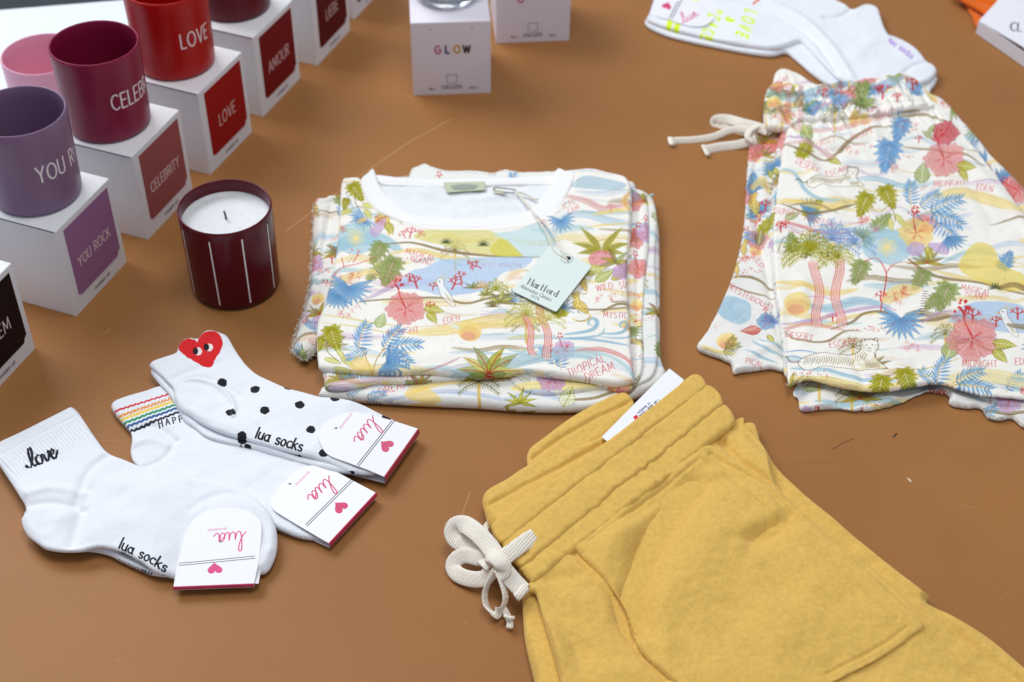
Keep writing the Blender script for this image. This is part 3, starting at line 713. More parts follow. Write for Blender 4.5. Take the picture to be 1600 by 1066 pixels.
def wave(sh, x, y, s, col=(150, 190, 208)):
    band(sh, [(x-s*1.9, y+s*.42), (x-s*.9, y+s*.38), (x-s*.2, y+s*.2), (x+s*.12, y-s*.2), (x, y-s*.5), (x-s*.35, y-s*.45), (x-s*.42, y-s*.15), (x-s*.2, y-s*.08)], s*.3, col, .85)
    band(sh, [(x-s*1.9, y+s*.62), (x-s*.7, y+s*.68), (x+s*.3, y+s*.5), (x+s*.6, y)], s*.2, col, .7)
def tiger(sh, x, y, s, flip=1):
    P = lambda a, b: (x+a*s*flip, y+b*s)
    body = [(-1.15, .02), (-.9, -.12), (-.5, -.2), (0, -.18), (.4, -.2), (.58, -.3), (.6, -.5), (.7, -.6), (.95, -.6), (1.08, -.5), (1.08, -.32), (.98, -.22), (1.05, -.02), (1.25, .16), (1.3, .24), (.9, .26), (.4, .26), (-.1, .22), (-.5, .2), (-.85, .3), (-1.1, .2)]
    sh.poly([P(*q) for q in body], (250, 246, 236), .95, smooth=True); o = catmull([P(*q) for q in body], True, 3)
    sh.line([tuple(a) for a in o]+[tuple(o[0])], 1.1, DKB, .85)
    rr = random.Random(9)
    for k in range(26):
        a = -1.0+1.75*k/26; h = -.13 if a < .4 else -.25
        sh.line([P(a, h), P(a+.05, h+.1), P(a-.02, h+.24+.08*rr.random())], 1.3, (134, 112, 66), .85, smooth=True, taper=.8)
    for k in range(8): sh.line([P(.72+.05*k, .05+.02*(k % 2)), P(.76+.05*k, .2)], 1, (120, 98, 60), .8)
    sh.line([P(-1.1, .05), P(-1.35, .05), P(-1.5, -.12), P(-1.62, -.05)], 2.6, (120, 100, 66), .9, smooth=True)
    for a, b in ((.66, -.59), (1.02, -.58)): sh.line(A(P(a, b)[0], P(a, b)[1], s*.06, s*.06, 150, 400, 6), 1, DKB, .9)
    for a in (.76, .92): sh.dot(*P(a, -.45), s*.02, DKB)
    sh.line([P(.81, -.37), P(.84, -.34), P(.87, -.37)], 1, DKB); sh.line([P(.78, -.29), P(.84, -.27), P(.9, -.29)], .8, DKB)
    for k in range(6): sg = -1 if k % 2 else 1; sh.line([P(.84+sg*.24, -.46+.06*(k//2)), P(.84+sg*.14, -.43+.06*(k//2))], .9, DKB, .7)
    for k in range(5): sh.line([P(.74+.06*k, -.64), P(.76+.055*k, -.58)], .9, DKB, .8)
def leopard(sh, x, y, s, rot=0):
    t = T(x, y, s, rot, 1); b = [(-.3, -1), (.05, -1.1), (.2, -.8), (.1, -.45), (.45, -.1), (.6, .4), (.5, .8), (.2, .7), (-.05, .45), (-.4, .2), (-.5, -.2), (-.3, -.5), (-.42, -.8)]
    sh.poly([t(*q) for q in b], (232, 200, 96), .95, smooth=True); rr = random.Random(4); o = catmull([t(*q) for q in b], True, 3)
    sh.line([tuple(a) for a in o]+[tuple(o[0])], .9, DKB, .6)
    sh.line([t(.45, .7), t(.7, 1.0), t(.3, 1.35), t(-.4, 1.25), t(-.7, 1.0)], s*.13, (232, 200, 96), .95, smooth=True)
    for k in range(44): a, c = rr.uniform(-.38, .5), rr.uniform(-.95, .7); 
    for k in range(70):
        a, c = rr.uniform(-.45, .55), rr.uniform(-1, .75)
        if (c < -.4 and abs(a+.1) < .25) or (c >= -.4 and a > -.42+.3*max(0, c) and a < .2+.45*(c+.4)): sh.dot(*t(a, c), s*.035, (70, 52, 30), .9)
    for k in range(12): u = k/12; sh.dot(*t(.6-1.2*u, 1.1+.2*math.sin(u*3)), s*.04, (60, 46, 28))
def bird(sh, x, y, s):
    P = lambda a, b: (x+a*s, y+b*s)
    sh.poly([P(*q) for q in [(-.45, -.7), (-.2, -.95), (.05, -.8), (.1, -.4), (.5, .2), (.8, .9), (.6, .95), (.2, .6), (-.15, .2), (-.3, -.3)]], (250, 248, 244), 1, smooth=True)
    o = catmull([P(*q) for q in [(-.45, -.7), (-.2, -.95), (.05, -.8), (.1, -.4), (.5, .2), (.8, .9), (.6, .95), (.2, .6), (-.15, .2), (-.3, -.3)]], True, 3); sh.line([tuple(a) for a in o], .9, (110, 100, 90), .8)
    for k in range(4): sh.line([P(-.2+.08*k, -.9), P(.05+.18*k, -1.2+.1*k)], 1.8, (222, 190, 100), .9, taper=.5)
    sh.poly([P(-.42, -.72), P(-.68, -.6), P(-.4, -.52)], (214, 170, 90)); sh.dot(*P(-.22, -.7), s*.05, (30, 30, 30))
    for k in range(4): sh.line([P(.1+.1*k, 0+.12*k), P(.35+.12*k, .6+.1*k)], .8, (190, 170, 120), .8)
def pine(sh, x, y, s):
    for a, l in ((-150, 1.3), (-118, 1.5), (-62, 1.5), (-30, 1.25), (-172, 1.0), (-8, .95)):
        t = T(x, y-s*.3, s, a); b = .5 if a < -90 else -.5
        sh.poly(M_leafpts(t, l, .17, 0, -b*.5), LIME, .92); sh.poly(M_leafpts(t, l, .085, 0, -b*.5), OLV, .8); sh.line([t(u*l, -b*.5*u*u) for u in (0, .3, .6, 1)], .8, (240, 238, 190), .8)
    sh.dot(x, y, s*.55, (226, 150, 160), .95, s*.38); rr = random.Random(1)
    for _ in range(60): a, r_ = rr.uniform(0, 6.3), rr.random()**.5; sh.dot(x+s*.5*r_*math.cos(a), y+s*.34*r_*math.sin(a), .7, (196, 96, 110), .8)
def scribble(sh, t, x, y, h=8, rot=0, col=(212, 92, 92)): sh.write(t, x, y, h, col, h*.115, rot, gap=.26, wob=.08)
WORDS = ['MIDNIGHT EDEN', 'TROPICAL', 'DREAM', 'WILD SUNSET', 'MAGICAL', 'ISLAND', 'DESERT ESCAPE', 'SUNSET HORIZON']
def scatter(sh, box, seed, n=40, u=1.0, al=.75):
    """fill a cloth with bands first, then motifs"""
    rr = random.Random(seed); x0, y0, x1, y1 = box
    for k in range(int((y1-y0)/(20*u))+1):
        y = y0+k*20*u+rr.uniform(-6, 6); 
        for _ in range(int((x1-x0)/(170*u))+1):
            xa = rr.uniform(x0-60, x1-30); L = rr.uniform(70, 170)*u; am = rr.uniform(-9, 9)*u
            band(sh, [(xa, y), (xa+L*.33, y-am), (xa+L*.66, y+am*.6), (xa+L, y)], rr.choice((5, 9, 14, 18))*u, rr.choice((PALE, YEL, YEL, YEL, PALE, BRN, (236, 214, 190), (214, 190, 214), (200, 220, 235))), al)
    for _ in range(n):
        x, y = rr.uniform(x0, x1), rr.uniform(y0, y1); k = rr.randrange(13); r_ = rr.uniform(-60, 60)
        if k == 0: monstera(sh, x, y, 24*u, r_-90, rr.choice((LIME, LEAF, BLUE)))
        elif k == 1: frond(sh, x, y, 36*u, rr.uniform(-150, -20), BLUE)
        elif k == 2: fan(sh, x, y, 24*u, rr.uniform(0, 360), rr.choice((BLUE, BLUE, LEAF)))
        elif k == 3: tuft(sh, x, y, 34*u)
        elif k == 4: hibiscus(sh, x, y, 20*u, r_, rr.choice((PINK, LIL, PINK)))
        elif k == 5: coral(sh, x, y, 20*u)
        elif k == 6: scribble(sh, rr.choice(WORDS), x, y, 8*u, rr.uniform(-15, 10))
        elif k == 7: palm(sh, x, y, 26*u, 36*u)
        elif k == 8: leaf(sh, x, y, 30*u, r_, rr.choice((LIME, LEAF)))
        elif k == 9: blossoms(sh, x, y)
        elif k == 10: dots(sh, x, y, 40, 8, 16)
        elif k == 11: sunm(sh, x, y, 13*u)
        else: star(sh, x, y, 4)
# ------------------------------------------------------------------ folded printed T-shirts
CLOTH = dict(rough=.95, sheen=.15, spec=.12, mottle=(700, .05), bump=[(1300, .45, .0006), (140, .25, .0014)])
BASE = (244, 241, 234)
ZS = .024
sA = sheet_px((440, 240, 1060, 640), ZS, 4200, BASE, 31); scatter(sA, (500, 270, 990, 590), 21, 22, .85, .5)
band(sA, [(500, 402), (545, 378), (590, 374), (625, 392)], 34, PALE, .85); halo(sA, 556, 373, 15)
band(sA, [(540, 300), (556, 330), (590, 352)], 12, (214, 224, 240), .5)
band(sA, [(600, 384), (640, 379), (690, 390), (760, 399), (850, 402)], 7, BRN, .9, .1, .6)
band(sA, [(610, 398), (650, 392), (700, 402), (760, 408)], 14, YEL, .8)
sA.poly([(648, 372), (662, 360), (700, 361), (765, 362), (790, 378), (812, 398), (760, 398), (700, 385)], (220, 212, 130), .85, smooth=True)
sA.poly([(770, 366), (800, 362), (850, 350), (868, 380), (848, 402), (815, 399), (790, 376)], (196, 221, 226), .85, smooth=True)
sA.poly([(765, 390), (778, 376), (790, 374), (806, 388), (815, 400), (780, 400)], (216, 208, 96), .9, smooth=True)
sA.poly([(618, 448), (640, 425), (664, 418), (700, 404), (760, 402), (830, 402), (815, 420), (785, 428), (760, 452), (720, 460), (690, 462), (650, 452)], (176, 202, 232), .85, smooth=True)
band(sA, [(565, 470), (590, 458), (620, 444), (650, 446)], 9, LIL, .6)
band(sA, [(562, 471), (620, 466), (690, 466), (730, 474), (800, 462), (900, 484), (990, 480)], 5.5, BRN, .9, .1, .4)
band(sA, [(640, 520), (700, 515), (780, 500), (850, 500)], 28, YEL, .75); band(sA, [(700, 505), (760, 528), (820, 515)], 13, (236, 240, 246), .8)
band(sA, [(500, 492), (560, 500), (630, 510)], 4, (226, 205, 120), .7); band(sA, [(500, 505), (570, 512), (640, 528)], 3, (226, 205, 120), .7)
band(sA, [(500, 548), (550, 545), (600, 556)], 16, (205, 222, 232), .7); band(sA, [(540, 580), (600, 576), (680, 580)], 18, (245, 226, 170), .8)
band(sA, [(655, 582), (690, 572), (720, 560)], 3.5, (206, 150, 160), .8); band(sA, [(690, 578), (740, 570), (790, 572)], 9, (206, 205, 215), .7)
band(sA, [(765, 580), (830, 560), (900, 552), (960, 566), (1000, 592)], 28, (180, 210, 218), .85); band(sA, [(900, 549), (940, 547), (978, 560), (992, 580)], 9, PINK, .7)
band(sA, [(955, 585), (990, 596)], 10, ORG, .7)
band(sA, [(878, 305), (915, 315), (945, 327), (985, 318)], 16, (228, 184, 178), .85); band(sA, [(870, 345), (910, 335), (950, 346), (990, 352)], 20, (190, 215, 226), .85); band(sA, [(925, 338), (960, 330), (988, 326)], 7, YEL, .9)
band(sA, [(915, 356), (950, 352), (988, 350)], 5, YEL, .8)
sA.poly([(892, 292), (912, 276), (950, 280), (978, 288), (968, 297), (930, 296)], (172, 198, 212), .85, smooth=True)
band(sA, [(940, 488), (965, 476), (990, 478)], 6, BRN, .8); band(sA, [(985, 300), (975, 315), (985, 330)], 10, ORG, .8)
monstera(sA, 555, 296, 21, 60, LIME); monstera(sA, 540, 316, 12, 100, LIME)
sA.line([(532, 338), (560, 322), (575, 330)], 1.4, OLV, .9, smooth=True); sA.line([(556, 300), (556, 318), (566, 325)], 1.4, BRN, .9, smooth=True)
for a, b, r_ in ((566, 318, 20), (570, 326, 60), (550, 328, 160)): leaf(sA, a, b, 22, r_, (205, 200, 84))
blossoms(sA, 595, 340, 6, 5, 9); sA.poly([(578, 358), (592, 345), (603, 340), (600, 356), (588, 372), (580, 368)], LIL, .9, smooth=True); leaf(sA, 604, 346, 26, 68, LIME, w=.3); leaf(sA, 574, 340, 20, 150, ORG)
blossoms(sA, 536, 357, 3, 6, 6); coral(sA, 640, 372, 22, -80, (214, 110, 110)); coral(sA, 634, 372, 16, -120, (214, 110, 110)); coral(sA, 652, 370, 15, -50, (214, 110, 110))
fan(sA, 697, 380, 9, -90, (90, 105, 60), 9, 180, w=.06); fan(sA, 755, 384, 10, -90, (90, 105, 60), 9, 180, w=.06)
scribble(sA, 'MAGICAL', 634, 397, 9, -14); scribble(sA, 'ISLAND', 642, 408, 8, -12)
monstera(sA, 592, 392, 24, 115, LEAF, (226, 190, 180)); monstera(sA, 611, 418, 30, 110, LEAF, (226, 190, 180)); monstera(sA, 590, 424, 20, 140, (176, 188, 120), (226, 190, 180))
sA.line([(515, 445), (530, 422), (560, 412), (585, 404)], 2.2, (214, 110, 100), .9, smooth=True); sA.line([(538, 420), (534, 404)], 1.6, RED, .8); sA.line([(552, 410), (562, 392)], 1.6, RED, .8); dots(sA, 545, 392, 18, 20, 14)
band(sA, [(520, 446), (550, 432), (580, 424), (590, 432)], 16, (247, 224, 160), .9); blossoms(sA, 535, 438, 6, 5, 14); blossoms(sA, 560, 426, 5, 5, 12)
for k in range(8): sA.line([(588-3*k, 424+3.2*k), (593-3*k, 426+3.2*k)], 1.6, DKB, .8)
fan(sA, 545, 448, 34, 100, BLUE, 15, 230, (150, 190, 225), w=.1); fan(sA, 528, 462, 26, 130, BLUE, 12, 180, (150, 190, 225))
blossoms(sA, 540, 490, 7, 5, 12, (214, 90, 90)); dots(sA, 550, 478, 16, 6, 8)
for a, b, s_ in ((652, 450, 24), (640, 440, 16), (706, 452, 24), (722, 440, 20), (676, 454, 16)): coral(sA, a, b, s_, -90+(a % 7-3)*8)
coral(sA, 752, 420, 20, -150); coral(sA, 745, 408, 16, 160); blossoms(sA, 805, 430, 5, 6, 11, (230, 150, 120)); band(sA, [(790, 440), (805, 428), (820, 420)], 16, (248, 226, 190), .7)
bird(sA, 692, 456, 24); fan(sA, 752, 450, 15, -90, (240, 205, 160), 9, 200)
for a, b in ((738, 450), (760, 462)): tuft(sA, a, b, 15, 0, (OLV, LEAF), 5, 150, None)
leaf(sA, 590, 512, 30, -70, (164, 184, 120), w=.34); hibiscus(sA, 634, 481, 29, 8); leaf(sA, 662, 480, 34, 15, LIME); leaf(sA, 668, 487, 26, 55, LIME, w=.3)
scribble(sA, 'MIDNIGHT', 606, 525, 9, 8); scribble(sA, 'EDEN', 694, 505, 9, 12)
monstera(sA, 520, 524, 26, 75, LIME); monstera(sA, 500, 534, 14, 95, LIME); sA.line([(512, 532), (512, 550), (530, 566)], 1.6, BRN, .9, smooth=True)
for a, b, r_ in ((526, 545, 60), (532, 560, 35), (506, 560, 20), (520, 575, 10)): leaf(sA, a, b, 30, r_, (206, 200, 96), w=.16)
frond(sA, 560, 546, 42, -60, BLUE); frond(sA, 598, 545, 40, -40, BLUE); frond(sA, 602, 545, 46, 5, BLUE); frond(sA, 600, 548, 40, 45, BLUE); fan(sA, 605, 566, 32, 20, BLUE, 11, 200); frond(sA, 575, 548, 30, 170, BLUE)
sA.line([(566, 542), (572, 560), (580, 582)], 1.8, (180, 150, 90), .9, smooth=True); sA.line([(602, 544), (590, 560), (581, 584)], 1.8, (180, 150, 90), .9, smooth=True)
sA.poly([(548, 576), (552, 562), (566, 558), (580, 570), (584, 582)], (246, 214, 130), .8, smooth=True)
sunm(sA, 734, 517, 19); star(sA, 706, 532, 4, (120, 160, 205)); star(sA, 722, 536, 4, (120, 160, 205)); star(sA, 694, 541, 4, (120, 160, 205))
tuft(sA, 764, 584, 56, 0, (LIME, LEAF, (214, 208, 110), LEAF), 8, 190, RED, .16)
for a, b, c, d, w_ in ((822, 490, 834, 556, 9), (846, 478, 858, 560, 11)): trunks(sA, a, b, c, d, w_)
crown(sA, 822, 492, 34, (205, 198, 100), 10); crown(sA, 858, 500, 26, (214, 205, 110), 8); fan(sA, 800, 472, 22, -90, (150, 185, 220), 9, 170, w=.05); fan(sA, 880, 484, 20, -60, (150, 185, 220), 9, 170, w=.05)
tuft(sA, 782, 474, 26, 0, (OLV, (205, 198, 100)), 7, 160, None); crown(sA, 775, 455, 24, LIME, 9); fan(sA, 770, 480, 13, -90, OLV, 9, 170, w=.05)
wave(sA, 930, 512, 26); wave(sA, 978, 514, 22); band(sA, [(860, 528), (920, 532), (985, 540)], 6, (150, 190, 212), .8)
blossoms(sA, 870, 545, 5, 4, 10); blossoms(sA, 885, 545, 4, 4, 8); sA.poly([(880, 582), (915, 566), (940, 556), (965, 566), (985, 592), (940, 592)], (244, 240, 236), .8, smooth=True)
scribble(sA, 'TROPICAL', 889, 588, 11, 22); scribble(sA, 'DREAM', 917, 594, 12, 22); star(sA, 932, 556, 5)
leopard(sA, 905, 478, 20, -12); leopard(sA, 912, 445, 11, 10)
pine(sA, 940, 405, 38); tuft(sA, 962, 412, 30, 10, (LEAF, LIME, OLV), 6, 200, None); sA.dot(970, 426, 14, (206, 165, 205), .95, 12); leaf(sA, 905, 425, 45, -10, (196, 192, 84)); leaf(sA, 930, 440, 36, -35, (170, 176, 80))
scribble(sA, 'WILD', 932, 455, 10, 8); scribble(sA, 'SUN', 968, 451, 10, 8); scribble(sA, 'MYSTIC', 943, 496, 9, -3, (196, 70, 100)); blossoms(sA, 945, 464, 7, 4, 14); dots(sA, 955, 455, 30, 20, 26, (220, 130, 130), .8)
fan(sA, 876, 345, 20, 80, BLUE, 12, 230, (150, 190, 225)); scribble(sA, 'ICAL', 882, 328, 9, 30, (220, 120, 115)); scribble(sA, 'EAM', 890, 336, 8, 30, (220, 120, 115)); star(sA, 957, 306, 6); star(sA, 885, 312, 3); star(sA, 845, 383, 3.5); star(sA, 838, 398, 4)
blossoms(sA, 852, 352, 5, 5, 8, (200, 120, 150)); fan(sA, 984, 420, 18, 180, (214, 180, 200))
mA = mat('printed_jersey', img=sA.rich().image('print_top'), **CLOTH)
# lower layers carry the same print, other stretches of it
sB = sheet_px((480, 280, 1050, 650), .006, 3200, (236, 236, 232), 32); scatter(sB, (495, 300, 1045, 600), 5, 130, .85)
band(sB, [(505, 606), (560, 604), (620, 612)], 20, (176, 208, 222), .9); band(sB, [(640, 622), (700, 604), (790, 600)], 16, YEL, .9); band(sB, [(600, 632), (700, 620), (800, 634)], 12, (200, 210, 232), .9)
sB.poly([(560, 612), (580, 596), (620, 592), (650, 600), (622, 618), (585, 625)], (240, 236, 232), .95, smooth=True)
sB.poly([(632, 625), (650, 606), (664, 610), (690, 633), (660, 636)], (244, 214, 130), .9, smooth=True); band(sB, [(800, 615), (880, 612), (960, 608)], 24, (243, 222, 140), .85); band(sB, [(880, 632), (930, 628), (980, 610)], 7, BRN, .8); band(sB, [(790, 630), (840, 622), (900, 640)], 9, (196, 208, 232), .8)
scribble(sB, 'TROPICAL', 562, 618, 11, 20); scribble(sB, 'DREAM', 596, 626, 12, 20); frond(sB, 540, 622, 26, -10, BLUE); frond(sB, 572, 628, 26, 0, BLUE)
palm(sB, 748, 606, 32, 32, (140, 134, 76)); tuft(sB, 812, 638, 30, 0, (LIME, (190, 182, 40)), 7, 175, None, .1); hibiscus(sB, 862, 603, 22, 30, (198, 160, 206)); leaf(sB, 880, 642, 34, -65, (238, 240, 214), LIME, .4, LIME); leaf(sB, 828, 606, 24, -150, (238, 240, 230), OLV, .3, OLV)
mB = mat('printed_jersey_under', img=sB.rich().image('print_under'), **CLOTH)
sC = sheet_px((480, 280, 1050, 650), .014, 3200, (238, 236, 230), 33); scatter(sC, (450, 290, 1020, 620), 9, 260, .85)
frond(sC, 530, 592, 30, 5, BLUE); frond(sC, 556, 592, 28, 10, BLUE); band(sC, [(510, 606), (560, 600), (620, 592)], 12, (226, 200, 205), .9)
mC = mat('printed_jersey_middle', img=sC.rich().image('print_middle'), **CLOTH)
white_rib = mat('white_rib_knit', (240, 239, 238), .9, sheen=.2, spec=.2, bump=[(1500, .3, .0004)])
thread = mat('white_thread', (240, 236, 228), .9)

sh2 = thing('folded_tshirt', 'lower folded T-shirt of the tropical print pile, showing palm trees along its front edge', 'T-shirt', 'folded T-shirts with a tropical print')
slab('body', [(503, 623), (501, 612), (510, 590), (515, 480), (524, 390), (530, 330), (560, 296), (700, 285), (900, 286), (1000, 300), (1024, 330), (1030, 380), (1031, 460), (1032, 555), (1040, 585), (1030, 603), (985, 625), (915, 641), (830, 642), (740, 636), (646, 632), (564, 627)], 0, .0115, mB, sh2, sheet=sB, noise=((.05, .0012, 2), (.012, .0003, 3)), ridges=[([(1012, 330), (1016, 450), (1020, 570)], -.0015, .003)])
slab('folded_layer', [(1004, 310), (1019, 312), (1027, 345), (1024, 400), (1027, 500), (1026, 575), (1005, 600), (960, 606), (800, 600), (800, 400)], .0085, .006, mB, sh2, sheet=sB, noise=((.04, .001, 4),))
fray('frayed_edge', [(1004, 300), (1018, 318), (1026, 350), (1026, 380)], .014, thread, sh2, 900, .005, 4)
slab('back_hem', [(640, 274), (650, 264), (664, 259), (680, 265), (700, 270), (740, 270), (770, 273), (790, 268), (815, 272), (880, 270), (930, 268), (985, 290), (980, 330), (640, 330)], .004, .010, mB, sh2, sheet=sB, jag=.0006, noise=((.03, .0015, 3),))
fray('frayed_edge', [(640, 277), (650, 266), (664, 261), (680, 267), (700, 272), (740, 272), (770, 275), (790, 270), (815, 274)], .013, thread, sh2, 1400, .0045, 6, -1)
fray('frayed_edge', [(610, 285), (625, 281), (640, 278)], .014, thread, sh2, 1600, .006, 7, -1)
settle(sh2)

ts_ = thing('folded_tshirt', 'top folded T-shirt with tropical print and white round collar', 'T-shirt', 'folded T-shirts with a tropical print')
slab('folded_sleeve', [(491, 322), (505, 314), (535, 310), (552, 330), (545, 420), (530, 500), (500, 545), (488, 556), (474, 562), (462, 554), (459, 545), (466, 512), (478, 482), (486, 440), (490, 380)], .0, .017, mC, ts_, sheet=sC, jag=.0013, noise=((.02, .0022, 8), (.007, .0006, 9)), ridges=[([(520, 325), (507, 400), (490, 490)], -.003, .0035), ([(502, 340), (497, 420), (480, 500)], .0015, .004), ([(500, 330), (530, 318)], -.002, .003)], flatten=.3)
fray('frayed_edge', [(540, 330), (491, 322), (489, 380), (485, 440), (477, 482), (465, 512), (458, 545), (462, 555), (474, 563), (490, 556)][1:], .009, thread, ts_, 2200, .0052, 9, 1)
slab('lower_fold', [(510, 609), (507, 595), (504, 575), (510, 480), (540, 330), (700, 300), (960, 285), (995, 300), (1012, 315), (1014, 384), (1008, 446), (1005, 500), (1006, 564), (1002, 590), (985, 613), (960, 611), (930, 604), (880, 596), (830, 592), (760, 592), (700, 596), (646, 600), (590, 601), (540, 611)], .009, .0085, mC, ts_, sheet=sC, noise=((.04, .0012, 5),), ridges=[([(998, 330), (996, 450), (994, 590)], -.0018, .003)])
body = [(534, 287), (545, 281), (564, 283), (572, 310), (588, 329), (611, 341), (646, 354), (688, 359), (760, 358), (802, 355), (841, 345), (872, 325), (892, 295), (899, 272), (930, 270), (967, 276), (981, 284), (987, 305), (986, 364), (980, 420), (981, 460), (984, 502), (986, 545), (991, 590), (988, 600), (965, 603), (940, 600), (905, 594), (856, 588), (822, 583), (800, 586), (760, 589), (720, 588), (667, 585), (615, 587), (564, 585), (520, 581), (501, 578), (497, 568), (495, 540), (496, 508), (506, 481), (513, 454), (526, 393), (531, 329)]
slab('body', body, .0145, .0095, mA, ts_, sheet=sA, g=.001, r=.0045, noise=((.06, .0012, 6), (.022, .0005, 7), (.008, .00022, 8)),
     ridges=[([(500, 560), (600, 566), (700, 560), (820, 568), (900, 574)], .0016, .010), ([(860, 420), (900, 500), (930, 560)], .0016, .012), ([(560, 380), (700, 420), (860, 440)], .0009, .008), ([(800, 578), (860, 574), (940, 588)], -.0018, .005), ([(540, 400), (530, 500)], .0012, .006), ([(620, 352), (690, 366), (770, 365), (850, 352), (885, 320)], .0007, .0022)])
slab('inner_back', [(575, 285), (600, 279), (700, 281), (800, 283), (872, 283), (900, 290), (900, 330), (840, 362), (760, 372), (660, 366), (600, 345), (575, 315)], .0135, .005, mat('pale_inside_jersey', (228, 231, 234), .9, sheen=.2, mottle=(38, .05), bump=[(1400, .3, .0005)]), ts_, noise=((.03, .0016, 12), (.009, .0005, 13)), ridges=[([(640, 300), (720, 318), (800, 306)], .0016, .006)])
slab('back_collar', [(585, 276), (600, 276), (640, 281), (700, 282), (800, 279), (870, 276), (884, 284), (868, 291), (800, 291), (700, 294), (640, 293), (598, 290)], .0165, .0045, white_rib, ts_, noise=((.04, .0005, 14),), ridges=[([(600, 288), (700, 290.5), (800, 288), (866, 288)], -.0008, .0009)])
col_o = [(563, 284), (572, 310), (588, 329.5), (611, 341), (646, 355), (688, 360), (760, 359), (802, 356), (841, 346.5), (873, 326), (893, 293), (899, 272), (885, 268), (870, 265), (859, 294), (843, 316), (822, 331.5), (780, 340), (740, 342), (698, 342), (663, 339), (638, 333), (619, 320), (603, 304), (592, 287), (584, 265), (574, 271)]
slab('collar', col_o, .0195, .0052, white_rib, ts_, g=.0008, noise=((.03, .0004, 15),), ridges=[([(572, 300), (588, 323), (640, 348), (690, 354), (760, 354), (840, 341), (880, 305)], .0005, .0008)], wz=.023)
mlab = mat('sage_label', (190, 196, 168), .7, mottle=(400, .05))
prism('neck_label', W([(693, 285.5), (757, 284), (758, 297), (698, 301)], .0218), .0215, .0222, mlab, ts_)
prism('label_print', W([(704, 291), (716, 288.5), (733, 288), (747, 290), (742, 295), (724, 297), (708, 296)], .0224), .0223, .0226, mat('grey_print', (150, 158, 150), .8), ts_)
settle(ts_)

# swing tag, its string and safety pin
tg = thing('swing_tag', 'pale mint cardboard swing tag on string lying on the top T-shirt', 'tag')
zt = .0262; tc = W([(860, 385), (924.5, 420), (869, 490), (799.5, 455)], zt)
stg = Sheet(tc[:, 0].min()-.004, tc[:, 1].min()-.004, tc[:, 0].max()+.004, tc[:, 1].max()+.004, 9000, (216, 228, 223), zt, 5, .05)
ink = (52, 58, 66)
# serif word: heavy stems, thin joins
sx, sy, rt = 819, 448, -27
def serif(word, x, y, h, rot, sw, tw):
    cx = 0; c, sn = math.cos(R(-rot)), math.sin(R(-rot))
    for ch in word:
        w, st = G[ch]; F = lambda a, b: (x+h*(c*(cx+a)-sn*b), y-h*(sn*(cx+a)+c*b)*.92)
        for k in st:
            for i in range(len(k)-1):
                a, b = k[i], k[i+1]; dx, dy = abs(b[0]-a[0]), abs(b[1]-a[1]); wv = tw+(sw-tw)*(dy/(dx+dy+1e-6))**1.3
                stg.line([F(*a), F(*b)], wv, ink, 1)
            if ch in 'Hrfndt':
                for e in (k[0], k[-1]):
                    if len(k) == 2 and abs(k[0][0]-k[1][0]) < .05: stg.line([F(e[0]-.1, e[1]), F(e[0]+.1, e[1])], tw, ink, 1)
        cx += w+.22
serif('Hartford', 824, 446, 11.5, 27, 2.0, .6)
stg.write('Alternative Classics', 812, 450, 6.0, ink, .75, -26, .15, slant=.35); stg.write('1979', 829, 466, 4.5, ink, .8, -26, .45)
for k in range(24):
    a = k*.2618; stg.line([(886+8*math.cos(a), 407+6.5*math.sin(a)), (886+10*math.cos(a), 407+8.4*math.sin(a))], .8, ink, .9)
rc = [];
for i in range(4):
    a, b, d = tc[i-1], tc[i], tc[(i+1) % 4]
    for u in (0, .5, 1): p0 = b+(a-b)/np.linalg.norm(a-b)*.0018*(1-u); p1 = b+(d-b)/np.linalg.norm(d-b)*.0018*u; rc.append(p0+p1-b if u in (0, 1) else b+(p0-b)*.6+(p1-b)*.6)
tilt = lambda x, y: .003*max(0, min(1, (x-tc[3][0])/.08))
prism('card', rc, zt, zt+.0006, mat('mint_card', rough=.6, img=stg.image('swing_tag')), tg, uvf=stg.uv, tilt=tilt)
h0 = W1(887, 407, zt); hp = [(h0.x+.0032*math.cos(a), h0.y+.0028*math.sin(a)) for a in np.linspace(0, 6.283, 18)[:-1]]
prism('eyelet', hp, zt+.0006, zt+.0011, mat('black_eyelet', (24, 26, 30), .35), tg, bev=.0001, tilt=tilt)
def c3(l): return [tuple(W1(*a)) for a in l]
mstr = mat('cream_string', (230, 224, 210), .9, bump=[(1500, .6, .0004)])
tube('string', c3([(887, 408, .030), (876, 388, .031), (868, 370, .031), (850, 348, .028), (826, 324, .024), (808, 301, .024), (802, 299, .0245)]), .00075, mstr, tg)
tube('string', c3([(887, 405, .0298), (866, 392, .029), (855, 366, .031), (838, 341, .028), (822, 316, .0245), (806, 300, .0235)]), .00075, mstr, tg)
tube('string_end', c3([(808, 300, .024), (822, 304, .0235), (836, 312, .0225), (841, 311, .0225)]), .0011, mstr, tg)
mpin = mat('black_steel', (30, 30, 34), .25, spec=.8)
tube('safety_pin', c3([(804, 302, .0235), (790, 301, .0235), (775, 299, .0235), (771, 296, .024), (774, 293.5, .024), (790, 294.5, .024), (806, 297, .024)]), .0005, mpin, tg)
prism('pin_clasp', W([(771, 296), (788, 297), (788, 304), (771, 302)], .0225), .0222, .0236, mat('cream_clasp', (222, 220, 200), .6), tg)
settle(tg)
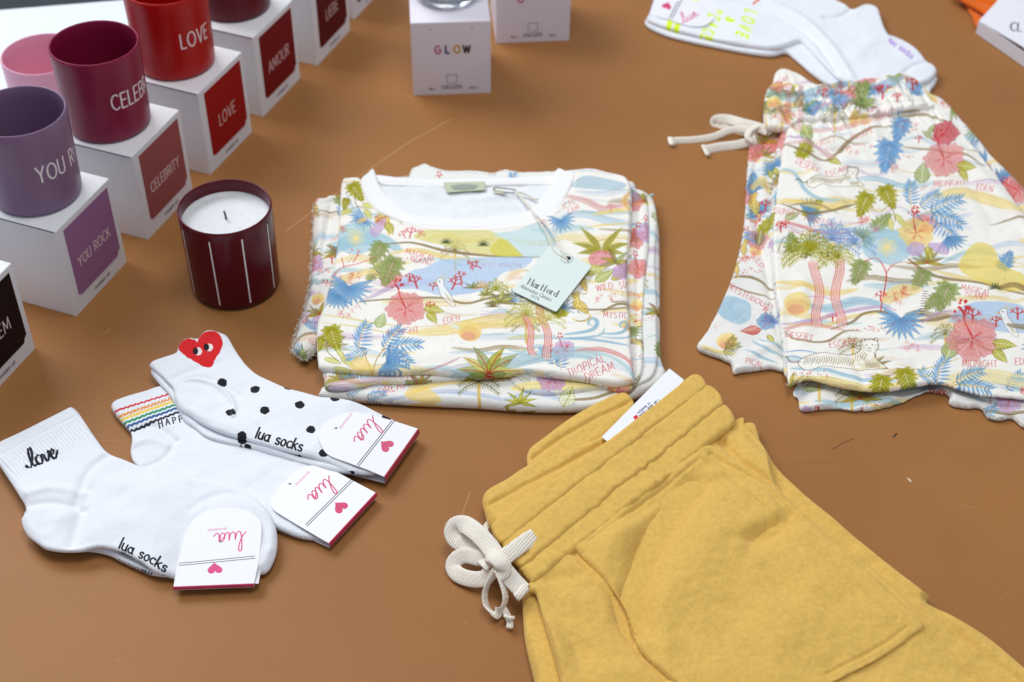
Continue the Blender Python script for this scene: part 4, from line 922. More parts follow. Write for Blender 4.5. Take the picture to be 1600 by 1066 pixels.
# ------------------------------------------------------------------ printed shorts
def gather(q0, q1, depth, amp, per=.0032, fade=.4):
    """elastic gathers running down from the line q0-q1 (world)"""
    e = (q1-q0)/np.linalg.norm(q1-q0); n_ = np.array([e[1], -e[0]])
    def f(X, Y):
        u = (X-q0[0])*e[0]+(Y-q0[1])*e[1]; v = (X-q0[0])*n_[0]+(Y-q0[1])*n_[1]
        return amp*(vnoise(u, v*.12, per, 41)*1.4+vnoise(u, v*.1, per*2.6, 42))*np.clip(1-(v-depth*(1-fade))/(depth*fade), 0, 1)
    return f
ZD = .016
sD = sheet_px((1170, 100, 1600, 640), ZD, 3600, BASE, 41)
scatter(sD, (1210, 200, 1600, 610), 22, 26, .9, .5); scatter(sD, (1190, 122, 1460, 190), 23, 34, .7)
B_ = lambda *a, **k: band(sD, *a, **k)
B_([(1200, 215), (1240, 232), (1290, 250), (1310, 235), (1350, 205), (1400, 195)], 7, BRN, .85); B_([(1230, 225), (1270, 228), (1300, 245), (1290, 230)], 12, (226, 190, 190), .8); B_([(1200, 185), (1260, 205), (1330, 196), (1400, 176)], 12, (232, 188, 180), .7); B_([(1225, 215), (1260, 222), (1290, 232)], 7, LIL, .8)
B_([(1195, 150), (1240, 160), (1280, 150), (1330, 165)], 26, PALE, .8); B_([(1270, 178), (1300, 166), (1340, 170), (1380, 180)], 12, LIL, .8); B_([(1360, 150), (1400, 135), (1440, 150)], 26, (170, 196, 226), .9); B_([(1195, 172), (1215, 175), (1240, 186)], 16, (226, 176, 160), .7); B_([(1200, 140), (1225, 136), (1245, 142)], 14, (232, 212, 120), .85)
B_([(1215, 265), (1240, 270), (1262, 300), (1290, 312), (1330, 318)], 8, PALE, .9); B_([(1225, 310), (1260, 316), (1300, 322), (1350, 310)], 16, YEL, .85); B_([(1220, 318), (1260, 330), (1300, 328), (1340, 318)], 7, BRN, .85); B_([(1230, 322), (1270, 316), (1310, 332)], 4, BRN, .8)
B_([(1330, 290), (1380, 300), (1430, 290)], 3, (226, 205, 120), .8); B_([(1460, 305), (1510, 300), (1570, 320), (1600, 330)], 26, YEL, .8); B_([(1440, 330), (1480, 340), (1520, 332)], 12, (212, 224, 240), .6); B_([(1395, 262), (1440, 270), (1500, 275)], 3, (226, 205, 120), .7)
B_([(1410, 228), (1450, 232), (1500, 240), (1540, 260)], 6, BRN, .85); B_([(1400, 182), (1440, 178), (1480, 190)], 6, BRN, .8)
B_([(1215, 345), (1250, 350), (1290, 362), (1330, 362)], 9, PINK, .8); B_([(1230, 358), (1290, 370), (1340, 374)], 4, PINK, .7); B_([(1210, 360), (1230, 352), (1250, 362)], 14, (225, 205, 215), .6)
B_([(1210, 440), (1250, 444), (1300, 455), (1340, 452)], 14, YEL, .85); B_([(1240, 470), (1290, 478), (1340, 468), (1390, 478)], 20, PALE, .85); B_([(1220, 505), (1270, 500), (1310, 486), (1370, 478), (1400, 484)], 10, LIL, .75); B_([(1230, 505), (1290, 506), (1340, 490), (1390, 488)], 8, YEL, .8)
B_([(1300, 512), (1330, 502), (1350, 488), (1380, 486), (1410, 500), (1460, 500), (1500, 494), (1560, 510)], 7, BRN, .9, .1, .5); B_([(1222, 512), (1270, 506), (1320, 514)], 9, (224, 170, 160), .75); B_([(1225, 515), (1250, 530), (1290, 532), (1320, 516), (1345, 514)], 5, BRN, .8)
B_([(1340, 352), (1385, 366), (1440, 400)], 40, (190, 214, 222), .5); B_([(1440, 345), (1480, 350), (1520, 352)], 12, (214, 224, 244), .6); B_([(1420, 405), (1460, 430), (1520, 440), (1600, 460)], 8, BRN, .85, .1, .4); B_([(1450, 420), (1500, 432), (1560, 444)], 10, YEL, .8); B_([(1470, 410), (1520, 392), (1570, 400)], 12, PALE, .5)
sD.poly([(1500, 420), (1510, 392), (1530, 376), (1552, 384), (1562, 406), (1580, 420), (1600, 430), (1600, 455), (1550, 448)], (236, 214, 112), .9, smooth=True); halo(sD, 1386, 386, 17)
sD.poly([(1482, 502), (1505, 480), (1540, 472), (1600, 480), (1610, 520), (1560, 518), (1520, 505)], (172, 198, 230), .85, smooth=True); B_([(1440, 505), (1470, 488), (1500, 490)], 7, LIL, .7)
B_([(1225, 548), (1250, 546), (1280, 552)], 3, BLUE, .8); B_([(1225, 556), (1240, 554), (1260, 560)], 2.4, BLUE, .8); B_([(1235, 575), (1290, 580), (1340, 592), (1400, 596)], 9, PALE, .9); B_([(1235, 590), (1290, 594), (1350, 606), (1420, 600)], 16, YEL, .85); B_([(1480, 592), (1540, 586), (1600, 596), (1640, 600)], 34, (240, 224, 170), .85); B_([(1400, 568), (1450, 574), (1500, 560)], 3.4, (226, 205, 120), .8)
B_([(1510, 598), (1540, 600), (1570, 604)], 8, (236, 238, 246), .9)
# waistband motifs
for x in (1228, 1248): 
    for o in (0, 3, 6): sD.line([(x+o, 132), (x+o-1, 200)], 1.1, (200, 96, 110), .8)
sunm(sD, 1208, 166, 12); leaf(sD, 1243, 176, 26, -70, BRN, w=.3); frond(sD, 1300, 176, 26, -40, BLUE); frond(sD, 1322, 172, 30, -120, BLUE); coral(sD, 1285, 160, 20); blossoms(sD, 1298, 150, 6, 5, 10, RED); blossoms(sD, 1306, 140, 4, 5, 8, ORG); monstera(sD, 1346, 146, 22, 100, LEAF); fan(sD, 1345, 158, 26, 80, LEAF, 9, 130)
for a, b, s_ in ((1378, 160, 26), (1372, 152, 18), (1424, 150, 26), (1432, 140, 18), (1400, 168, 18)): coral(sD, a, b, s_)
bird(sD, 1412, 150, 18); dots(sD, 1340, 178, 60, 6, 24)
leaf(sD, 1255, 222, 34, -70, LEAF, w=.34); leaf(sD, 1262, 212, 24, -110, (190, 200, 120), w=.3); scribble(sD, 'SUNSET', 1272, 228, 8, 8, (228, 150, 140)); scribble(sD, 'ESCAPE', 1332, 218, 8, 18)
scribble(sD, 'DESERT', 1243, 256, 9, -28); scribble(sD, 'ESCAPE', 1292, 276, 9, 14); tiger(sD, 1302, 283, 36); blossoms(sD, 1330, 232, 3, 5, 10); dots(sD, 1325, 225, 40, 8, 24)
monstera(sD, 1388, 236, 34, 100, BLUE, (196, 214, 234)); monstera(sD, 1408, 196, 26, 105, BLUE, (196, 214, 234)); star(sD, 1352, 236, 4); star(sD, 1356, 246, 3)
blossoms(sD, 1395, 262, 6, 5, 10, (214, 100, 95)); blossoms(sD, 1422, 200, 6, 4, 12); dots(sD, 1400, 245, 30, 6, 12); dots(sD, 1395, 190, 40, 8, 18)
leaf(sD, 1440, 285, 38, -85, LEAF, w=.36); hibiscus(sD, 1476, 248, 30, 12, (222, 150, 148)); leaf(sD, 1495, 255, 32, 20, LIME); leaf(sD, 1500, 262, 26, 60, LIME); coral(sD, 1436, 222, 14); hibiscus(sD, 1478, 206, 20, 50, (196, 80, 90)); leaf(sD, 1458, 212, 20, -150, LEAF); leaf(sD, 1452, 206, 18, -60, LEAF)
scribble(sD, 'MIDNIGHT', 1460, 291, 9, 3); scribble(sD, 'EDEN', 1526, 294, 9, -14)
monstera(sD, 1352, 314, 25, 110, LIME); monstera(sD, 1387, 302, 25, 70, LIME); sD.line([(1360, 325), (1375, 330), (1392, 320), (1400, 345)], 1.6, BRN, .9, smooth=True)
for a, b, r_ in ((1398, 332, 50), (1404, 345, 20), (1390, 338, 80)): leaf(sD, a, b, 28, r_, (206, 200, 96), w=.18)
frond(sD, 1424, 318, 36, -75, BLUE); frond(sD, 1438, 322, 34, -30, BLUE); frond(sD, 1452, 328, 46, -10, BLUE); frond(sD, 1455, 332, 44, 35, BLUE); frond(sD, 1462, 345, 40, 60, BLUE); frond(sD, 1440, 335, 30, 150, BLUE); fan(sD, 1482, 368, 26, 60, BLUE, 9, 120)
hibiscus(sD, 1432, 362, 26, 20, (243, 214, 130), RED); sD.poly([(1416, 388), (1428, 376), (1445, 380), (1440, 396), (1424, 398)], LIL, .9, smooth=True); sD.poly([(1450, 378), (1475, 380), (1482, 396), (1462, 392)], LIL, .9, smooth=True); leaf(sD, 1448, 382, 28, 70, LIME, w=.26)
blossoms(sD, 1352, 342, 6, 6, 8, (212, 80, 90)); blossoms(sD, 1366, 356, 5, 6, 8, (216, 130, 160))
scribble(sD, 'SUNSET', 1211, 332, 9, -8, (218, 120, 120)); scribble(sD, 'HORIZON', 1258, 340, 9, -16, (218, 120, 120)); coral(sD, 1220, 362, 20); coral(sD, 1228, 355, 16)
crown(sD, 1300, 375, 44, (140, 172, 214), 11); crown(sD, 1335, 380, 34, (140, 172, 214), 9)
trunks(sD, 1274, 412, 1280, 506, 13); trunks(sD, 1308, 408, 1312, 506, 13); crown(sD, 1266, 392, 44, LIME, 13); crown(sD, 1308, 404, 30, LIME, 10); crown(sD, 1262, 400, 30, LIME, 9); dots(sD, 1250, 398, 60, 8, 16, (110, 100, 50), 1.6)
sD.line([(1215, 395), (1225, 370), (1240, 372), (1250, 380)], 1.2, DKB, .8, smooth=True)
for k in range(8): sD.line([(1214+3*k, 380+4*(k % 3)), (1219+3*k, 398+4*(k % 2))], 1.3, DKB, .7, taper=.7)
monstera(sD, 1344, 422, 25, 110, LEAF, (226, 190, 180)); sD.line([(1350, 410), (1370, 405), (1382, 425), (1384, 440), (1376, 485)], 2.2, RED, .85, smooth=True); sD.line([(1384, 430), (1400, 412), (1425, 412), (1445, 430)], 2.0, (214, 110, 100), .85, smooth=True)
monstera(sD, 1440, 434, 24, 120, LEAF, (226, 190, 180)); monstera(sD, 1478, 458, 32, 110, LEAF, (226, 190, 180)); monstera(sD, 1460, 470, 20, 130, LEAF, (226, 190, 180))
B_([(1382, 470), (1410, 455), (1436, 452)], 30, (246, 218, 150), .85); blossoms(sD, 1398, 470, 7, 6, 16, (212, 80, 60)); blossoms(sD, 1418, 456, 5, 6, 12, (212, 80, 60)); coral(sD, 1376, 470, 18)
for k in range(10): sD.line([(1443-.8*k, 455+4*k), (1449-.6*k, 455.5+4*k)], 2, DKB, .8)
fan(sD, 1408, 498, 36, 95, BLUE, 15, 240, (150, 190, 225), w=.1); blossoms(sD, 1425, 540, 7, 5, 12, (214, 90, 90)); dots(sD, 1390, 502, 40, 10, 14); dots(sD, 1332, 512, 60, 8, 30)
sunm(sD, 1246, 474, 22); scribble(sD, 'MAGICAL', 1501, 452, 9, -16); scribble(sD, 'ISLAND', 1508, 463, 8, -14)
for a, b, s_ in ((1520, 505, 26), (1508, 494, 18), (1556, 512, 20), (1590, 500, 24)): coral(sD, a, b, s_)
bird(sD, 1572, 505, 24); fan(sD, 1555, 452, 11, -90, (110, 120, 80), 9, 200)
leaf(sD, 1478, 562, 44, -70, LEAF, w=.34); hibiscus(sD, 1520, 530, 38, 8); leaf(sD, 1550, 535, 40, 12, LIME); leaf(sD, 1552, 545, 34, 50, LIME); blossoms(sD, 1490, 500, 5, 5, 8)
scribble(sD, 'MIDNIGHT', 1504, 574, 10, 2); scribble(sD, 'EDEN', 1587, 570, 10, 4)
scribble(sD, 'DESERT', 1228, 523, 10, -14); scribble(sD, 'ESCAPE', 1297, 542, 10, 8); star(sD, 1362, 529, 5); star(sD, 1378, 528, 4)
tiger(sD, 1312, 562, 56); dots(sD, 1236, 582, 60, 10, 30)
monstera(sD, 1376, 602, 28, 100, LIME); monstera(sD, 1416, 590, 28, 75, LIME); sD.line([(1400, 590), (1410, 606), (1412, 618)], 1.6, BRN, .9)
frond(sD, 1464, 600, 40, -60, BLUE); frond(sD, 1460, 600, 30, -110, BLUE); frond(sD, 1492, 596, 40, -10, BLUE); frond(sD, 1496, 600, 44, 25, BLUE); frond(sD, 1490, 604, 36, 70, BLUE); frond(sD, 1478, 604, 26, 165, BLUE)
leopard(sD, 1560, 250, 18, -30); scatter(sD, (1600, 150, 1700, 640), 3, 24)
mD = mat('printed_shorts_jersey', img=sD.rich().image('print_shorts'), **CLOTH)
sE = sheet_px((1080, 160, 1600, 690), .008, 3200, (236, 234, 230), 43)
scatter(sE, (1160, 180, 1240, 400), 12, 40, .8); scatter(sE, (1440, 150, 1700, 420), 13, 80, .9); scatter(sE, (1230, 500, 1700, 690), 14, 60)
E_ = lambda *a, **k: band(sE, *a, **k)
E_([(1145, 430), (1175, 432), (1210, 448)], 6, BRN, .9); E_([(1140, 440), (1180, 455), (1215, 462)], 4, BRN, .85); E_([(1175, 290), (1190, 280), (1200, 300)], 18, YEL, .8)
scribble(sE, 'MYSTERIOUS', 1138, 447, 9.5, -30, (196, 70, 80)); scribble(sE, 'O', 1200, 476, 9.5, -20, (196, 70, 80)); scribble(sE, 'WILD', 1172, 398, 10, -50)
leopard(sE, 1178, 315, 18, 10); leopard(sE, 1162, 385, 12, 30); leopard(sE, 1150, 418, 11, 20); blossoms(sE, 1168, 405, 8, 5, 12); dots(sE, 1160, 420, 30, 8, 18)
sE.poly([(1120, 470), (1135, 458), (1155, 462), (1172, 475), (1172, 496), (1155, 506), (1138, 500), (1122, 488)], (170, 202, 218), .9, smooth=True)
for k in range(6): sE.line(A(1148, 482, 6+4*k, 4+3.2*k, 20*k, 250+20*k, 12), 1.5, (120, 165, 196), .6)
star(sE, 1119, 508, 6); hibiscus(sE, 1198, 500, 14, 20, BLUE); fan(sE, 1205, 500, 16, -90, (140, 165, 214), 9, 160); leaf(sE, 1190, 512, 34, 170, RED); leaf(sE, 1186, 508, 26, 160, PINK); leaf(sE, 1200, 520, 20, 60, LIME)
sunm(sE, 1136, 532, 17); E_([(1095, 540), (1120, 548), (1150, 552)], 8, YEL, .9); frond(sE, 1130, 552, 26, -20, (150, 150, 90)); frond(sE, 1135, 548, 24, -50, OLV)
E_([(1175, 530), (1200, 545), (1230, 552)], 6, (160, 198, 210), .9); E_([(1165, 545), (1190, 556), (1215, 565)], 6, (160, 198, 210), .9); E_([(1185, 526), (1210, 536), (1235, 540)], 5, (160, 198, 210), .9); scribble(sE, 'PICAL', 1165, 568, 9, -10)
star(sE, 1180, 572, 4); leaf(sE, 1185, 380, 30, -80, OLV); coral(sE, 1196, 330, 22)
mE = mat('printed_shorts_under', img=sE.rich().image('print_shorts_under'), **CLOTH)

st = thing('printed_shorts', 'shorts with tropical print, gathered waistband and raw hem at the right', 'shorts')
slab('hem_fold', [(1244, 605), (1247, 625), (1254, 642), (1300, 639), (1340, 642), (1375, 639), (1410, 629), (1435, 617), (1452, 612), (1480, 618), (1486, 633), (1510, 638), (1532, 638), (1542, 652), (1560, 657), (1580, 655), (1600, 668), (1650, 685), (1660, 520), (1300, 520)], .0, .0052, mE, st, sheet=sE, jag=.0007, noise=((.02, .003, 51),), ridges=[([(1440, 560), (1452, 612)], -.004, .006)])
slab('back_leg', [(1186, 196), (1176, 215), (1170, 235), (1166, 290), (1160, 370), (1142, 440), (1115, 500), (1100, 525), (1089, 541), (1096, 550), (1112, 556), (1130, 563), (1142, 570), (1146, 584), (1160, 582), (1200, 577), (1236, 574), (1242, 500), (1240, 300), (1238, 200)], 0, .006, mE, st, sheet=sE, jag=.0005, noise=((.03, .0025, 52), (.01, .0005, 53)), ridges=[([(1205, 200), (1182, 260), (1178, 330), (1200, 440), (1225, 560)], -.003, .004), ([(1188, 240), (1196, 330), (1215, 440), (1232, 560)], .0025, .005), ([(1150, 575), (1200, 545), (1235, 530)], .002, .006)])
slab('back_leg', [(1430, 140), (1455, 150), (1475, 160), (1502, 190), (1525, 215), (1548, 245), (1575, 272), (1600, 298), (1650, 360), (1720, 470), (1720, 620), (1500, 600), (1420, 300)], 0, .009, mE, st, sheet=sE, noise=((.03, .002, 54), (.01, .0005, 53)), ridges=[([(1460, 165), (1520, 240), (1600, 340)], -.003, .004), ([(1480, 170), (1540, 245), (1600, 315)], .002, .004)])
slab('under_fold', [(1222, 205), (1210, 250), (1206, 300), (1202, 360), (1206, 420), (1216, 500), (1224, 560), (1226, 586), (1245, 586), (1260, 500), (1250, 300), (1240, 200)], .006, .006, mE, st, sheet=sE, noise=((.02, .0015, 55),))
slab('back_hem', [(1496, 600), (1520, 612), (1560, 620), (1610, 628), (1680, 640), (1680, 560), (1500, 560)], .006, .004, mE, st, sheet=sE, jag=.0006, noise=((.02, .002, 56),))
g0, g1 = W([(1190, 196), (1460, 160)], ZD)
slab('front_leg', [(1238, 190), (1226, 222), (1219, 262), (1212, 320), (1208, 380), (1211, 440), (1219, 500), (1226, 550), (1230, 585), (1233, 606), (1240, 601), (1262, 594), (1284, 598), (1310, 605), (1345, 611), (1385, 612), (1420, 607), (1450, 601), (1475, 602), (1500, 610), (1530, 618), (1545, 620), (1600, 625), (1680, 642), (1730, 520), (1640, 380), (1600, 335), (1560, 280), (1525, 235), (1490, 195), (1455, 160), (1400, 160), (1300, 175)], .0115, .004, mD, st, sheet=sD, jag=.0005, r=.003,
     noise=((.06, .0022, 57), (.022, .0010, 58), (.008, .0003, 59)), fn=gather(g0, g1, .05, .0020), ridges=[([(1250, 205), (1262, 250), (1290, 300), (1330, 330)], .0035, .008), ([(1262, 215), (1290, 235), (1320, 236)], -.003, .005), ([(1360, 190), (1375, 230), (1400, 280)], .002, .006), ([(1250, 420), (1260, 500), (1250, 560)], .0018, .008), ([(1330, 560), (1345, 585), (1350, 610)], -.0022, .005), ([(1240, 230), (1280, 250), (1330, 230), (1420, 215)], -.0016, .006), ([(1470, 200), (1530, 270), (1590, 340), (1640, 420)], .0022, .007), ([(1450, 200), (1510, 280), (1560, 360)], -.0014, .006), ([(1300, 400), (1400, 430), (1520, 420)], .0015, .015), ([(1420, 560), (1450, 600)], -.002, .006), ([(1280, 560), (1300, 606)], .002, .008)])
slab('back_waistband', [(1206, 150), (1208, 128), (1212, 115), (1222, 110), (1236, 113), (1252, 120), (1266, 130), (1300, 150), (1250, 170)], .006, .008, mD, st, sheet=sD, fn=gather(*W([(1200, 120), (1270, 120)], ZD), .05, .0016))
wl = [(1193, 180), (1195, 152), (1203, 134), (1222, 132), (1270, 134), (1330, 127), (1380, 121), (1412, 119), (1430, 124), (1442, 136), (1452, 152), (1460, 166), (1440, 171), (1400, 176), (1350, 182), (1300, 187), (1250, 190), (1236, 200), (1210, 200), (1197, 197)]
slab('waistband', wl, .010, .0115, mD, st, sheet=sD, g=.0009, r=.005, noise=((.03, .0012, 60),), fn=gather(*W([(1190, 130), (1460, 116)], ZD), .09, .0042, .0042, .05), ridges=[([(1193, 153), (1230, 152), (1300, 150), (1380, 142), (1448, 148)], -.0022, .0018), ([(1192, 178), (1230, 178), (1300, 173), (1380, 164), (1455, 163)], -.0022, .0018)], wz=.0185)
hem = [(1233, 605), (1262, 594), (1284, 598), (1310, 605), (1345, 611), (1385, 612), (1420, 607), (1450, 601), (1475, 602), (1500, 610), (1545, 620), (1600, 625)]
fray('frayed_edge', hem, .0125, thread, st, 2400, .005, 21, -1); fray('frayed_edge', [(1425, 606), (1450, 601), (1480, 603), (1510, 611), (1540, 619)], .0125, thread, st, 1800, .007, 22, -1)
fray('frayed_edge', [(1089, 541), (1096, 550), (1112, 556), (1130, 563), (1142, 570), (1146, 584)], .004, thread, st, 1500, .004, 23, -1)
fray('frayed_edge', [(1532, 638), (1542, 652), (1560, 657), (1580, 655), (1600, 668)], .004, thread, st, 1500, .005, 24, -1)
mcord = mat('cream_cord', (246, 238, 224), .95, sheen=.3, spec=.1, bump=[(900, .5, .0008)], mottle=(900, .06), weave=(.6, 500, .5, .0007))
cord('drawstring', [(1200, 205, .012), (1180, 198, .013), (1160, 193, .012), (1138, 187, .009), (1121, 187, .007), (1117, 192, .003), (1125, 196, .002), (1150, 202, .003), (1176, 208, .006)], .0115, .0016, mcord, st, up=(0, -.75, .65))
cord('drawstring', [(1180, 208, .010), (1160, 203, .010), (1140, 204, .008), (1115, 214, .003), (1085, 219, .002), (1060, 220, .0022), (1049, 221, .003)], .0085, .0024, mcord, st, up=(0, -.75, .65))
cord('drawstring', [(1182, 218, .010), (1170, 222, .007), (1150, 227, .004), (1125, 230, .003), (1100, 235, .004)], .0105, .0024, mcord, st, up=(0, -.75, .65))
cord('cord_tip', [(1047, 216, .003), (1048, 221, .0035), (1050, 227, .003)], .0060, .004, mcord, st)
cord('cord_tip', [(1099, 228, .004), (1102, 235, .0045), (1106, 243, .003)], .0050, .0036, mcord, st)
cord('drawstring', [(1186, 196, .014), (1172, 204, .015), (1168, 214, .013), (1176, 222, .009)], .007, .003, mcord, st)
settle(st)
# ------------------------------------------------------------------ mustard velour shorts
mv = mat('mustard_velour', (221, 180, 95), .95, sheen=.45, spec=.05, mottle=(230, .10), bump=[(1100, .6, .0008), (260, .25, .001), (55, .35, .004)])
pbv = mv.node_tree.nodes['Principled BSDF']; pbv.inputs['Sheen Tint'].default_value = (.95, .8, .45, 1); pbv.inputs['Sheen Roughness'].default_value = .45
vt = thing('velour_shorts', 'mustard yellow velour shorts with a cream bow drawstring at the bottom right', 'shorts')
VN = ((.05, .0026, 61), (.018, .0011, 62), (.006, .0003, 63))
slab('back_panel', [(800, 850), (808, 880), (813, 910), (816, 944), (820, 1000), (835, 1066), (860, 1160), (1720, 1200), (1660, 1090), (1600, 1046), (1560, 1012), (1530, 990), (1490, 966), (1460, 952), (1447, 944), (1452, 936), (1440, 925), (1400, 895), (1345, 850), (1300, 812), (1255, 775), (1215, 735), (1190, 695), (1160, 665), (1000, 760)], .0, .012, mv, vt, g=.0013, noise=VN, ridges=[([(1200, 720), (1290, 810), (1400, 905), (1600, 1070)], .002, .006), ([(1447, 944), (1500, 1000), (1620, 1090)], -.002, .005)])
slab('under_fold', [(850, 905), (858, 950), (872, 1000), (890, 1066), (910, 1160), (1660, 1190), (1600, 1075), (1560, 1040), (1500, 1000), (1440, 962), (1380, 905), (1310, 850), (1250, 800), (1222, 772), (1205, 735), (1190, 700), (1165, 672), (1140, 668), (1000, 790)], .010, .0075, mv, vt, g=.0013, noise=VN)
fb = [(831, 908), (838, 930), (848, 965), (862, 1015), (876, 1066), (896, 1160), (1590, 1180), (1545, 1080), (1500, 1035), (1448, 982), (1385, 922), (1310, 855), (1250, 800), (1220, 776), (1208, 748), (1200, 712), (1186, 690), (1165, 668), (1146, 660), (1000, 780)]
def vfold(X, Y):
    return np.zeros_like(X)
folds = [([(1120, 740), (1070, 775), (1020, 850), (990, 940), (1000, 1010)], -.0120, .012), ([(1000, 790), (960, 850), (960, 900)], .0075, .013), ([(1190, 800), (1120, 850), (1070, 930), (1080, 1040)], .0055, .024), ([(1255, 805), (1215, 825), (1150, 860)], -.0085, .009),
         ([(1330, 900), (1250, 960), (1180, 1050)], .0035, .022), ([(940, 830), (1000, 800), (1060, 740)], -.003, .007), ([(1050, 900), (1030, 980), (1060, 1050)], .003, .009), ([(1180, 880), (1240, 930), (1330, 960)], -.0022, .010), ([(1130, 690), (1160, 740), (1220, 790)], .002, .008), ([(1060, 960), (1100, 1040), (1110, 1066)], -.0016, .012), ([(1400, 985), (1330, 960), (1290, 900)], -.0014, .014)]
slab('front_panel', fb, .0155, .006, mv, vt, g=.0012, noise=VN, ridges=folds+[([(893, 862), (922, 893), (960, 940), (984, 990), (1000, 1022), (1040, 1066)], -.003, .004), ([(845, 925), (900, 1000), (930, 1066)], -.0026, .010), ([(870, 920), (900, 940), (935, 960)], .0028, .008), ([(1150, 665), (1170, 700), (1215, 745)], .0028, .007), ([(1128, 690), (1155, 722), (1190, 748), (1225, 778)], -.0055, .004), ([(1470, 1000), (1530, 1066)], -.002, .006), ([(850, 960), (880, 1066)], .003, .007), ([(840, 915), (880, 905), (915, 915)], -.003, .006), ([(890, 980), (920, 1050)], -.003, .007)], fn=gather(*W([(812, 900), (1146, 648)], .02), .05, .0008, .010))
pk_ = [(899, 854), (925, 834), (960, 806), (1000, 775), (1040, 743), (1080, 713), (1106, 697), (1128, 708), (1150, 724), (1180, 742), (1212, 766), (1240, 793), (1300, 848), (1370, 907), (1410, 944), (1444, 980), (1425, 998), (1385, 1023), (1340, 1048), (1290, 1072), (1200, 1110), (1120, 1115), (1070, 1085), (1030, 1050), (1002, 1020), (988, 990), (975, 950), (950, 915), (922, 885), (904, 866)]
slab('pocket', pk_, .0188, .0050, mv, vt, g=.0011, r=.0020, noise=VN, ridges=folds+[([(1112, 712), (1150, 738), (1195, 768), (1235, 806)], -.0035, .003), ([(1195, 752), (1300, 842), (1425, 955)], -.0032, .0035), ([(1092, 718), (1125, 738), (1160, 770), (1225, 820), (1300, 885), (1400, 975)], -.0016, .0012), ([(912, 868), (955, 925), (990, 1010), (1050, 1075)], -.0012, .0013), ([(920, 850), (1000, 790), (1090, 722)], -.0013, .0013), ([(1415, 985), (1370, 1014), (1290, 1055)], -.0013, .0013)], jag=.0002)
slab('back_waistband', [(826, 740), (823, 716), (829, 702), (850, 686), (892, 655), (935, 631), (968, 617), (984, 621), (992, 640), (975, 668), (900, 720), (850, 752), (830, 758)], .006, .012, mv, vt, noise=VN, ridges=[([(822, 728), (860, 702), (920, 666), (990, 630)], -.0028, .0022)])
slab('back_waistband', [(757, 800), (754, 781), (762, 768), (790, 752), (824, 730), (870, 712), (915, 695), (950, 680), (975, 668), (1000, 690), (900, 760), (800, 830), (768, 826)], .010, .012, mv, vt, noise=VN, ridges=[([(748, 806), (790, 782), (850, 748), (960, 690)], -.0028, .0022)])
gb = W([(769, 824), (1084, 589)], .024)
bandA = [(768, 828), (771, 818), (790, 804), (830, 775), (870, 748), (915, 716), (960, 683), (1000, 652), (1040, 620), (1065, 600), (1080, 589), (1094, 590), (1103, 602), (1100, 612), (1060, 644), (1010, 682), (960, 719), (915, 753), (870, 789), (830, 820), (805, 840), (788, 852), (776, 845)]
bandB = [(784, 848), (800, 836), (830, 814), (870, 783), (915, 747), (960, 713), (1010, 676), (1060, 638), (1090, 612), (1104, 604), (1120, 612), (1129, 628), (1124, 642), (1080, 677), (1020, 724), (960, 773), (915, 810), (870, 849), (838, 872), (818, 888), (803, 880), (792, 865)]
bandC = [(812, 884), (840, 864), (870, 841), (915, 802), (960, 765), (1020, 716), (1080, 669), (1118, 640), (1132, 634), (1143, 644), (1149, 660), (1140, 672), (1100, 702), (1050, 742), (1000, 783), (950, 822), (900, 862), (860, 892), (836, 912), (826, 906), (818, 896)]
slab('waistband', bandA, .0190, .0085, mv, vt, g=.001, noise=VN[1:], wz=.0225); slab('drawstring_channel', bandB, .0180, .0085, mv, vt, g=.001, noise=VN[1:], fn=gather(gb[0], gb[1], .2, .0013, .006), wz=.022); slab('waistband_seam_band', bandC, .0165, .0080, mv, vt, g=.001, noise=VN[1:], fn=gather(gb[0], gb[1], .2, .0014, .006), wz=.021)
# woven care card tucked in the waistband
cz = .0262
scd = sheet_px((930, 565, 1080, 700), cz, 6000, (240, 241, 246), 44, .0)
INK = (52, 52, 110)
scd.write('I am smart inside!', 1028, 624, 4.6, (40, 40, 60), .8, -139, .2); scd.write('stylenature', 1014, 629, 4.6, INK, .8, -139, .2); scd.poly([(989, 652), (995, 648), (998, 653), (993, 658)], (214, 30, 60)); scd.line(A(1038, 623, 3.5, 3.5, 0, 180, 8), .9, (120, 120, 140))
cp = W([(1046, 576), (1069, 594), (1040, 625), (958, 697), (940, 683)], cz)
o = prism('paper_card', cp, cz-.0004, cz+.0002, mat('white_paper', rough=.5, img=scd.image('paper_card')), vt, uvf=scd.uv, bev=.0001)
# bow
zb = .014
cord('drawstring', [(836, 838, .0275), (822, 846, .029), (800, 862, .030), (784, 874, .030), (772, 880, .029)], .0135, .0022, mcord, vt, up=(0, -.55, .83))
cord('bow_loop', [(778, 874, .027), (764, 853, .029), (744, 832, .031), (726, 820, .029), (712, 822, .025), (708, 832, .021), (714, 844, .018), (732, 852, .018), (752, 866, .020), (770, 882, .024)], .0150, .0020, mcord, vt, up=(0, -.55, .83))
cord('bow_loop', [(774, 870, .024), (750, 872, .020), (728, 868, .016), (713, 874, .012), (708, 886, .008), (716, 898, .007), (736, 905, .009), (756, 904, .013), (768, 892, .019)], .0130, .0020, mcord, vt, up=(-.2, -.6, .75))
cord('bow_loop', [(776, 890, .026), (766, 906, .022), (758, 926, .014), (760, 946, .008), (772, 958, .007), (784, 952, .009), (790, 934, .016), (784, 910, .022), (776, 892, .026)], .0105, .0018, mcord, vt, up=(.9, -.1, .45))
cord('drawstring', [(780, 882, .027), (792, 896, .026), (804, 910, .023), (818, 924, .020)], .0140, .0022, mcord, vt, up=(0, -.55, .83))
cord('cord_tip', [(806, 934, .020), (812, 929, .0215), (822, 918, .022)], .007, .004, mcord, vt, up=(0, -.55, .83))
